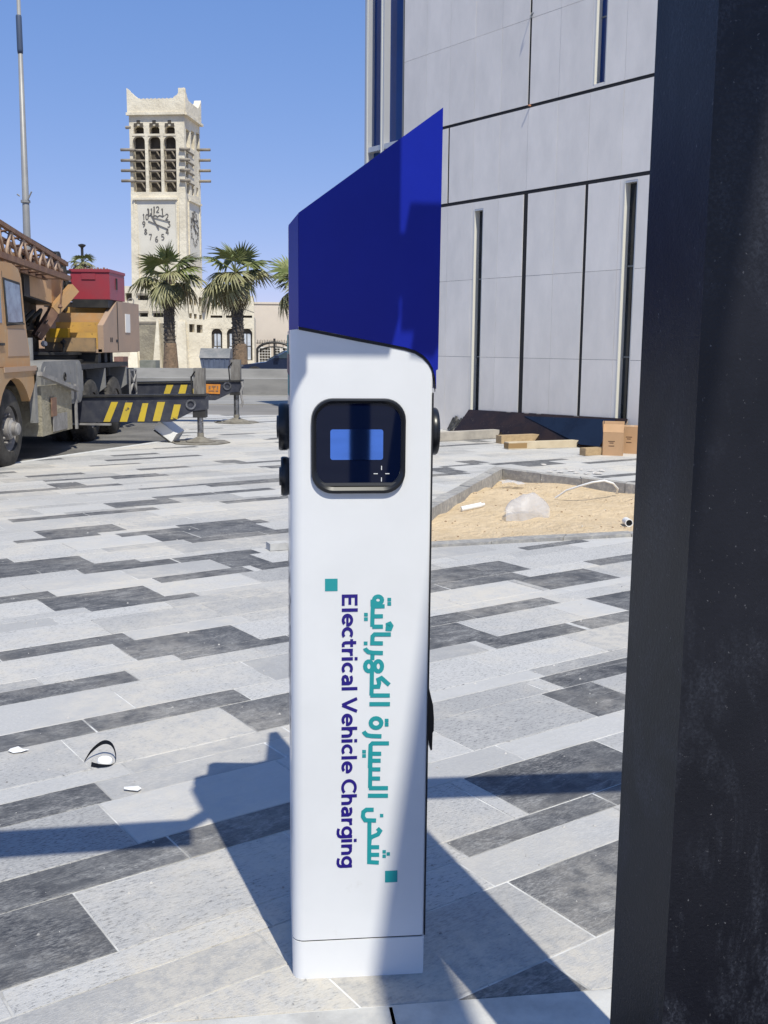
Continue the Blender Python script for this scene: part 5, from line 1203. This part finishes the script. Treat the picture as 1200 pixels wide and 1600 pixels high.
for h in slotw:
    m = MB(); m.face([RWP.at(h[0], h[2], -.2), RWP.at(h[1], h[2], -.2), RWP.at(h[1], h[3], -.2), RWP.at(h[0], h[3], -.2)]); m.build('window', m_stoneD, rw)
for h in arched:
    m = MB(); m.face([RWP.at(h[0], h[2], -.2), RWP.at(h[1], h[2], -.2), RWP.at(h[1], h[3], -.2), RWP.at(h[0], h[3], -.2)]); w = m.build('window', m_stoneD, rw)
    cx = (h[0]+h[1])/2; m = MB()
    for (a0_, a1_, b0_, b1_) in ((h[0]+.16, cx-.03, h[3]-1.0, h[3]-.30), (cx+.03, h[1]-.10, h[3]-1.0, h[3]-.30), (h[0]+.12, cx-.04, h[2]+.05, h[3]-1.06), (cx+.04, h[1]-.1, h[2]+.05, h[3]-1.06)): m.face([RWP.at(a0_, b0_, -.19), RWP.at(a1_, b0_, -.19), RWP.at(a1_, b1_, -.19), RWP.at(a0_, b1_, -.19)])
    m.build('pane', m_wpane, w)
m = MB()
for h in slotw[3:]:
    cx = (h[0]+h[1])/2; cz2 = (h[2]+h[3])/2
    for sg in (-1, 1): m.bar(RWP.at(cx, cz2+.05, .0), RWP.at(cx+sg*(h[1]-h[0])*.5, h[2], .0), .08, .08); m.bar(RWP.at(cx, cz2, .0), RWP.at(cx+sg*(h[1]-h[0])*.5, h[3], .0), .08, .08)
m.build('lattice', m_stone, fb)
prof_px = [(325, 470), (327, 462), (334, 455), (342, 446.5), (349, 452), (356, 457), (362, 457.5), (370, 461), (376, 466), (382, 472), (388, 476), (394, 477.5), (397, 477)]
m = MB(); P = [RWP.uv(*p) for p in prof_px]; m.prism([RWP.at(0, zr, .03)]+[RWP.at(u, max(z, zr+.02) if u < ru*.68 else z, .03) for u, z in P]+[RWP.at(ru, min(zr, P[-1][1]-.4), .03)], RWP.n*-.5); m.build('wavy_parapet', m_stone, fb)
m = MB()
for p in ([WLF.at(6.5, 0), WLF.at(6.5, 0, -7), RWP.at(ru, 0, -5), RWP.at(ru, 0)],):
    for a, b in zip(p, p[1:]): m.face([a, b, b+Vector((0, 0, 3.0)), a+Vector((0, 0, 3.0))])
    m.face([q_+Vector((0, 0, 3.0)) for q_ in p])
m.build('rear_mass', m_stone, fb)
m = MB(); a, b = SWP.uv(322, 460), SWP.uv(316, 487); m.bar(SWP.at(a[0], a[1], .12), SWP.at(b[0], b[1], .12), .35, .10); m.build('spout_shadow', m_beam, fb)  # dark bar drawn as the shadow of a downspout on the wall
# ---- cream wall on the right with arched gate
CW = Plane((-8.9, 70, 0), (1, .02, 0)); cw0, cw1 = CW.uv(396, 500)[0]-.3, CW.uv(470, 500)[0]+9
wb = thing('cream_building', 'plain cream rendered wall building to the right of the tower block', 'building', CW.at(3, 0)); zc_ = CW.uv(420, 475)[1]
m = MB(); m.hexa([CW.at(cw0, 0), CW.at(cw1, 0), CW.at(cw1, 0, -6), CW.at(cw0, 0, -6), CW.at(cw0, zc_), CW.at(cw1, zc_), CW.at(cw1, zc_, -6), CW.at(cw0, zc_, -6)]); m.build('wall', m_cream, wb)
m = MB(); m.hexa([CW.at(cw0, zc_+.002, .06), CW.at(cw1, zc_+.002, .06), CW.at(cw1, zc_+.002, -6), CW.at(cw0, zc_+.002, -6), CW.at(cw0, zc_+.12, .06), CW.at(cw1, zc_+.12, .06), CW.at(cw1, zc_+.12, -6), CW.at(cw0, zc_+.12, -6)]); m.build('coping', m_cream, wb)
GW = Plane(CW.at(0, 0, 1.2), CW.ex); ag = thing('arched_gate', 'dark iron arched entrance gate with white gridded doors in front of the cream wall', 'gate', GW.at(1, 0))
ctr = GW.uv(424, 535); gl = GW.uv(402, 567); gr_ = GW.uv(456, 567); hw = (gr_[0]-gl[0])/2; mid_u = (gr_[0]+gl[0])/2
arc_p = [(mid_u+hw*math.cos(R(a)), GW.uv(424, 548)[1]+(ctr[1]-GW.uv(424, 548)[1])*math.sin(R(a))) for a in range(0, 181, 12)]
m = MB(); m.tube([GW.at(u, z) for u, z in arc_p], .09, 6); m.tube([GW.at(u, z-.28) for u, z in arc_p], .06, 6)
for u, z in arc_p[1:-1:2]: m.bar(GW.at(u, z), GW.at(u, z-.28), .04)
for u in (gl[0], mid_u, gr_[0]): m.bar(GW.at(u, 0), GW.at(u, ctr[1]+(.25 if u == mid_u else -.4)), .13)
m.build('arch_frame', m_iron, ag)
for (x0, x1) in ((405, 423), (428, 438), (441, 456)):
    u0, u1 = GW.uv(x0, 555)[0], GW.uv(x1, 555)[0]; z1 = GW.uv(410, 543)[1]
    m = MB(); m.face([GW.at(u0, 0, -.05), GW.at(u1, 0, -.05), GW.at(u1, z1, -.05), GW.at(u0, z1, -.05)]); dpan = m.build('door', m_stoneD, ag)
    m = MB()
    for u in (u0, u1): m.bar(GW.at(u, 0), GW.at(u, z1), .09, .06)
    m.bar(GW.at(u0, z1), GW.at(u1, z1), .06, .09); n = max(2, int((u1-u0)/.16))
    for i in range(1, n): m.bar(GW.at(u0+(u1-u0)*i/n, 0), GW.at(u0+(u1-u0)*i/n, z1), .025, .02)
    for i in range(1, 7): m.bar(GW.at(u0, z1*i/7), GW.at(u1, z1*i/7), .02, .025)
    m.build('grid', m_bwhite, dpan)
m = MB(); zf = GW.uv(424, 535)[1]
for i in range(26): u = gl[0]-.1+i*.11; m.bar(GW.at(u, zf-.1, -.15), GW.at(u, zf+.13+.04*(i % 2), -.15), .03)
m.bar(GW.at(gl[0]-.1, zf-.05, -.15), GW.at(gl[0]+2.8, zf-.05, -.15), .04); m.build('finials', m_iron, ag)
# ---- waste container and parked car behind the barrier
m_bin = pm('blue_grey_bin', (.13, .16, .23), (.10, .12, .17), 3, .5, dust=((.3, .3, .3), 8, .62, .78)); m_lid = pm('bin_lid', (.16, .165, .17), (.26, .25, .24), 3, .6)
Yb = 42; wa, wb_ = ony(312, 560, Yb).x, ony(358, 560, Yb).x; zl = ony(330, 559.5, Yb).z; zt2 = ony(330, 545, Yb).z
bn_ = thing('waste_container', 'blue grey wheeled waste container with a sloping lid behind the barrier', 'waste container', ((wa+wb_)/2, Yb+.4, 0)); m = MB()
m.hexa([(wa+.12, Yb+.08, .12), (wb_-.12, Yb+.08, .12), (wb_-.12, Yb+.72, .12), (wa+.12, Yb+.72, .12), (wa, Yb, zl), (wb_, Yb, zl), (wb_, Yb+.8, zl), (wa, Yb+.8, zl)]); m.build('tub', m_bin, bn_, bevel=.04)
for i in range(5): m = MB(); u = wa+.15+(wb_-wa-.3)*i/4; m.bar((u, Yb-.012, zl-.04), (u+( .5-i/4)*.12, Yb+.06, .2), .05, .04); m.build('rib', m_bin, bn_)
m = MB(); m.prism([(wa-.02, Yb-.04, zl+.005), (wa-.02, Yb+.16, zl+.22), (wa-.02, Yb+.40, zt2+.02), (wa-.02, Yb+.82, zt2), (wa-.02, Yb+.84, zl+.005)], (wb_-wa+.04, 0, 0)); m.build('lid', m_lid, bn_, bevel=.04)
for x in (wa+.2, wb_-.2):
    for y in (Yb+.15, Yb+.65): m = MB(); m.lathe([(.0001, -.03), (.09, -.03), (.09, .03), (.0001, .03)], (x, y, .062), (1, 0, 0), 12); m.build('castor', m_rub, bn_)
m_car = pm('dark_blue_car_paint', (.018, .026, .055), rough=.18, coat=.8); m_cgl = pm('car_glass', (.06, .085, .11), (.03, .045, .06), 1.2, .05)
Yc = 39.5; xn = ony(362, 572, Yc).x
car = thing('parked_car', 'dark blue saloon car parked behind the barrier beside the pillar', 'car', (xn+2.2, Yc+.9, 0))
cp = [(.0, .30), (.02, .58), (.25, .66), (1.25, .80), (2.0, 1.20), (2.45, 1.32), (3.1, 1.31), (3.75, 1.02), (4.35, .96), (4.5, .80), (4.48, .32)]
m = MB(); sec = []
for k_, (yo, sh_, zk) in enumerate(((0, .10, .97), (.12, .0, 1.0), (1.68, .0, 1.0), (1.8, .10, .97))):
    sec.append([m.bm.verts.new((xn+2.25+(x-2.25)*(1-sh_*.12), Yc+yo, .15+(z-.15)*(zk if z > .7 else 1))) for x, z in cp])
for A, B in zip(sec, sec[1:]):
    for i in range(len(cp)-1): m.bm.faces.new([A[i], A[i+1], B[i+1], B[i]])
m.bm.faces.new(sec[0]); m.bm.faces.new(sec[-1][::-1]); 
cb_ = m.build('car_body', m_car, car, bevel=.05, seg=3, sharp=50)
def carq(name, P, y, mat, t=.012): m = MB(); m.prism([(xn+x, y, z) for x, z in P], (0, -t, 0)); return m.build(name, mat, car)
carq('side_window', [(1.52, .92), (2.08, 1.19), (2.45, 1.26), (2.5, .94)], Yc-.004, m_cgl); carq('side_window', [(2.58, .94), (2.54, 1.26), (3.05, 1.25), (3.5, 1.02), (3.5, .97)], Yc-.004, m_cgl)
m = MB(); m.prism([(xn+1.30, Yc+.22, .845), (xn+1.30, Yc+1.58, .845), (xn+1.98, Yc+1.50, 1.21), (xn+1.98, Yc+.30, 1.21)], (-.015, 0, .03)); m.build('windscreen', m_cgl, car)
carq('headlight', [(.06, .56), (.10, .64), (.42, .69), (.45, .62)], Yc+.004, m_chr, .02); carq('door_mirror', [(1.62, .93), (1.60, 1.02), (1.76, 1.03), (1.78, .94)], Yc-.01, m_car, .14)
carq('door_handle', [(2.28, .80), (2.28, .83), (2.45, .835), (2.45, .805)], Yc-.002, m_car, .02)
for x in (.85, 3.6):
    m = MB(); m.lathe([(.0001, -.02), (.2, -.02), (.32, 0), (.33, .16), (.0001, .18)], (xn+x, Yc-.02, .305), (0, 1, 0), 26); m.build('car_wheel', m_rub, car, sharp=40)
    m = MB(); m.lathe([(.0001, 0), (.2, .0), (.21, .012)], (xn+x, Yc-.045, .305), (0, 1, 0), 18); m.build('hub', m_pal, car)
# ---- street lamps
m_pole = pm('galvanised_pole', (.33, .325, .31), (.26, .255, .25), .8, .5, metal=.2)
pb, pt = ony(44, 470, 44.5), ony(32.5, -16, 44.5); xb = ony(42.5, 400, 44.5)
lp = thing('street_lamp', 'tall grey tapering street lamp pole rising behind the crane boom', 'street lamp', (xb.x, xb.y, 0))
ptop = Vector((xb.x+.10, 44.5, 15.6)); m = MB(); m.tube([(xb.x, 44.5, 0), (xb.x+.02, 44.5, 5), ptop], [.17, .155, .07], 14); m.build('pole', m_pole, lp, smooth=True)
m = MB(); m.tube([ptop-Vector((0, 0, .1)), ptop+Vector((-.5, -.2, .25)), ptop+Vector((-1.3, -.5, .35))], .05, 8); m.build('arm', m_pole, lp); m = MB(); m.obox(ptop+Vector((-1.6, -.62, .36)), (1, .38, 0), (-.38, 1, 0), (0, 0, 1), .8, .28, .12); m.build('lantern', m_pole, lp, bevel=.03)
bz = ony(43, 308, 44.3); m = MB(); m.tube([Vector((xb.x+.13, 44.4, bz.z-.15)), Vector((xb.x+.36, 44.3, bz.z+.22))], .03, 6); m.tube([(xb.x-.16, 44.4, bz.z+.05), (xb.x-.26, 44.35, bz.z+.12)], .03, 6); m.lathe([(.17, 0), (.19, 0), (.19, .10), (.17, .10)], (xb.x+.03, 44.5, bz.z-.2), (0, 0, 1), 14, closed=True); m.build('flag_bracket', m_pole, lp)
bb = ony(31.5, 38, 44.3); m = MB(); m.lathe([(.105, -.85), (.118, -.7), (.115, .55), (.10, .6)], (xb.x+.075, 44.5, bb.z-.2), (0, 0, 1), 12); m.build('dark_band', pm('dark_blue_band', (.05, .075, .13), rough=.6), lp, smooth=True)
q_ = ony(128, 383, 70); l2 = thing('street_lamp', 'small distant post top lamp standing behind the red box', 'street lamp', (q_.x, 70, 0)); m = MB(); m.tube([(q_.x, 70, 0), (q_.x, 70, q_.z)], .09, 8); m.build('pole', m_iron, l2); m = MB(); m.lathe([(.06, -.2), (.24, -.04), (.24, .03), (.06, .08)], q_, (0, 0, 1), 14); m.build('lantern', m_iron, l2, sharp=40)
# ---- fan palms
m_fr = [pm('palm_green', (.135, .165, .05), (.22, .23, .09), 2.5, .5, rnd=.5, spec=.4), pm('palm_olive', (.23, .225, .10), (.31, .285, .15), 2.5, .55, rnd=.4), pm('palm_dry', (.30, .25, .14), (.38, .31, .18), 3, .8, rnd=.3)]
for mm_ in m_fr:
    b_ = mm_.node_tree.nodes['Principled BSDF']
m_trk = pm('palm_trunk', (.09, .075, .062), (.16, .13, .10), 5, .95, bscale=9, bstr=1, bdist=.05, stretch=(1, 1, 4)); m_trb = pm('palm_trunk_base', (.25, .17, .11), (.17, .12, .08), 6, .95, bscale=8, bstr=1, bdist=.05)
def frond_mesh(name, mat, L, seed, droop, nb=22, fan=118, pr=.5):
    r_ = random.Random(seed); m = MB(); pe = L*pr
    def spine(t): return Vector((t*pe, 0, -droop*.25*(t*pe)**2/L))
    pts = [spine(i/4) for i in range(5)]; m.tube(pts, [.022, .02, .017, .014, .012], 5)
    tip = pts[-1]; n = nb
    for i in range(n):
        a = R(-fan+2*fan*i/(n-1))+r_.uniform(-.05, .05); l = L*.56*(.72+.28*math.cos(a*.75))*r_.uniform(.88, 1.08); d = Vector((math.cos(a), math.sin(a), 0)); s_ = Vector((-d.y, d.x, 0)); w = L*.036
        lift = .10*abs(math.sin(a))*L; prev = None; segs = 4
        for k_ in range(segs+1):
            f = k_/segs; c = tip+d*l*f+Vector((0, 0, lift*f-droop*L*.42*f*f*r_.uniform(.85, 1.2))); ww = w*(1-.1*f) if f < .55 else w*(1-f)*2.0+.002
            row = (c-s_*ww, c+Vector((0, 0, -ww*.45)), c+s_*ww)
            if prev: m.face([prev[0], prev[1], row[1], row[0]]); m.face([prev[1], prev[2], row[2], row[1]])
            prev = row
    return m.mesh(name, mat, recalc=False)
FM = [frond_mesh('frond', m_fr[0], 1.0, 1, .25, 16, 78, .36), frond_mesh('frond', m_fr[0], 1.0, 2, .7, 20, 100, .44), frond_mesh('frond', m_fr[1], 1.0, 3, .95), frond_mesh('frond', m_fr[1], 1.0, 4, 1.3), frond_mesh('frond', m_fr[2], 1.0, 5, 1.5)]
def palm(label, x, y, h, rt, crown, seed, n=34, lean=0.0, base=0.0):
    r_ = random.Random(seed); p = thing('fan_palm', label, 'palm tree', (x, y, base), 'fan palms behind the barrier')
    top = Vector((x+lean, y, h)); m = MB(); pts = []; rs = []
    N_ = int(h/.16)
    for i in range(N_+1):
        f = i/N_; q = Vector((x, y, base))+(top-Vector((x, y, base)))*f; bulge = 1.0+.34*max(0, 1-f*4)-.12*f
        pts += [q, q+Vector((0, 0, .10))]; rs += [rt*bulge*r_.uniform(1.0, 1.06), rt*bulge*r_.uniform(.90, .95)]
    m.tube(pts, rs, 14); tr = m.build('trunk', m_trk, p)
    m = MB()                                                 # stubs of cut leaf bases
    for i in range(int(h*42)):
        f = r_.random(); a = r_.uniform(0, 2*math.pi); q = Vector((x, y, base))+(top-Vector((x, y, base)))*f; rr = rt*(1.0+.34*max(0, 1-f*4)-.12*f); d = Vector((math.cos(a), math.sin(a), 0)); m.obox(q+d*rr, Vector((-d.y, d.x, 0)), (d+Vector((0, 0, .9))), d.cross(Vector((0, 0, 1))).cross(d+Vector((0, 0, .9))),   .06, .09, .025)
    tag(m.build('leaf_stubs', m_trk, tr), kind='stuff')
    m = MB(); m.lathe([(rt*1.40, 0), (rt*1.30, .5), (rt*1.16, 1.0), (rt*1.05, 1.4), (rt*.98, 1.45)], (x, y, base), (0, 0, 1), 16); m.build('trunk_base', m_trb, tr)
    for i in range(n):
        f = (i+.5)/n; el = 80-140*f**.62+r_.uniform(-22, 22); az = i*137.5+r_.uniform(-25, 25)
        k_ = 0 if el > 45 else (1 if el > 10 else (2 if el > -18 else 3)); 
        if el < -42 or (el < -10 and r_.random() < .25): k_ = 4
        s_ = crown*r_.uniform(.78, 1.08)*(.85 if el > 50 else (1.0 if el > -30 else .8))
        put('frond', FM[k_], p, top+Vector((0, 0, .08+.10*math.sin(R(max(0, el))))), (r_.uniform(-1.2, 1.2) if el > 40 else r_.uniform(-.4, .4), R(-el), R(az)), (s_, s_, s_))
    return p
q1, q2 = ony(262, 432, 45), ony(368, 430, 44)
palm('left of the two fan palms standing in front of the clock tower', ony(267, 573, 45).x, 45, q1.z, .25, 1.72, 21, 32, lean=q1.x-ony(267, 573, 45).x)
palm('right of the two fan palms in front of the tower block, above the parked car', ony(375, 573, 44).x, 44, q2.z, .26, 1.72, 33, 32, lean=q2.x-ony(375, 573, 44).x)
q3 = ony(470, 447, 52); palm('fan palm at the cream wall, mostly hidden behind the pillar hood', q3.x, 52, q3.z, .24, 1.75, 45, 30)
q4 = ony(129, 414, 62); palm('distant fan palm showing only its crown above the crane between boom and red box', q4.x, 62, q4.z, .22, 1.0, 57, 24)
# planting strip with low kerb and shrubs behind the barrier, brick gate pier
m = MB(); m.box(ony(178, 560, 50)-Vector((0, 0, 1.3)), ony(200, 557, 51)); o = m.build('brick_pier', pm('red_brick', (.25, .13, .10), (.18, .10, .08), 9, .9, bscale=20), None); tag(o, 'low red brick pier seen beneath the crane counterweight', 'pier')
m = MB(); a = ony(218, 563, 52); b = ony(243, 563, 52); m.box((a.x, 52, 0), (b.x, 53, a.z)); o = m.build('planter_box', pm('green_grey_box', (.17, .18, .15), (.24, .24, .21), 3, .9), None, bevel=.15); tag(o, 'rounded grey green box standing behind the barrier left of the first palm', 'utility box')
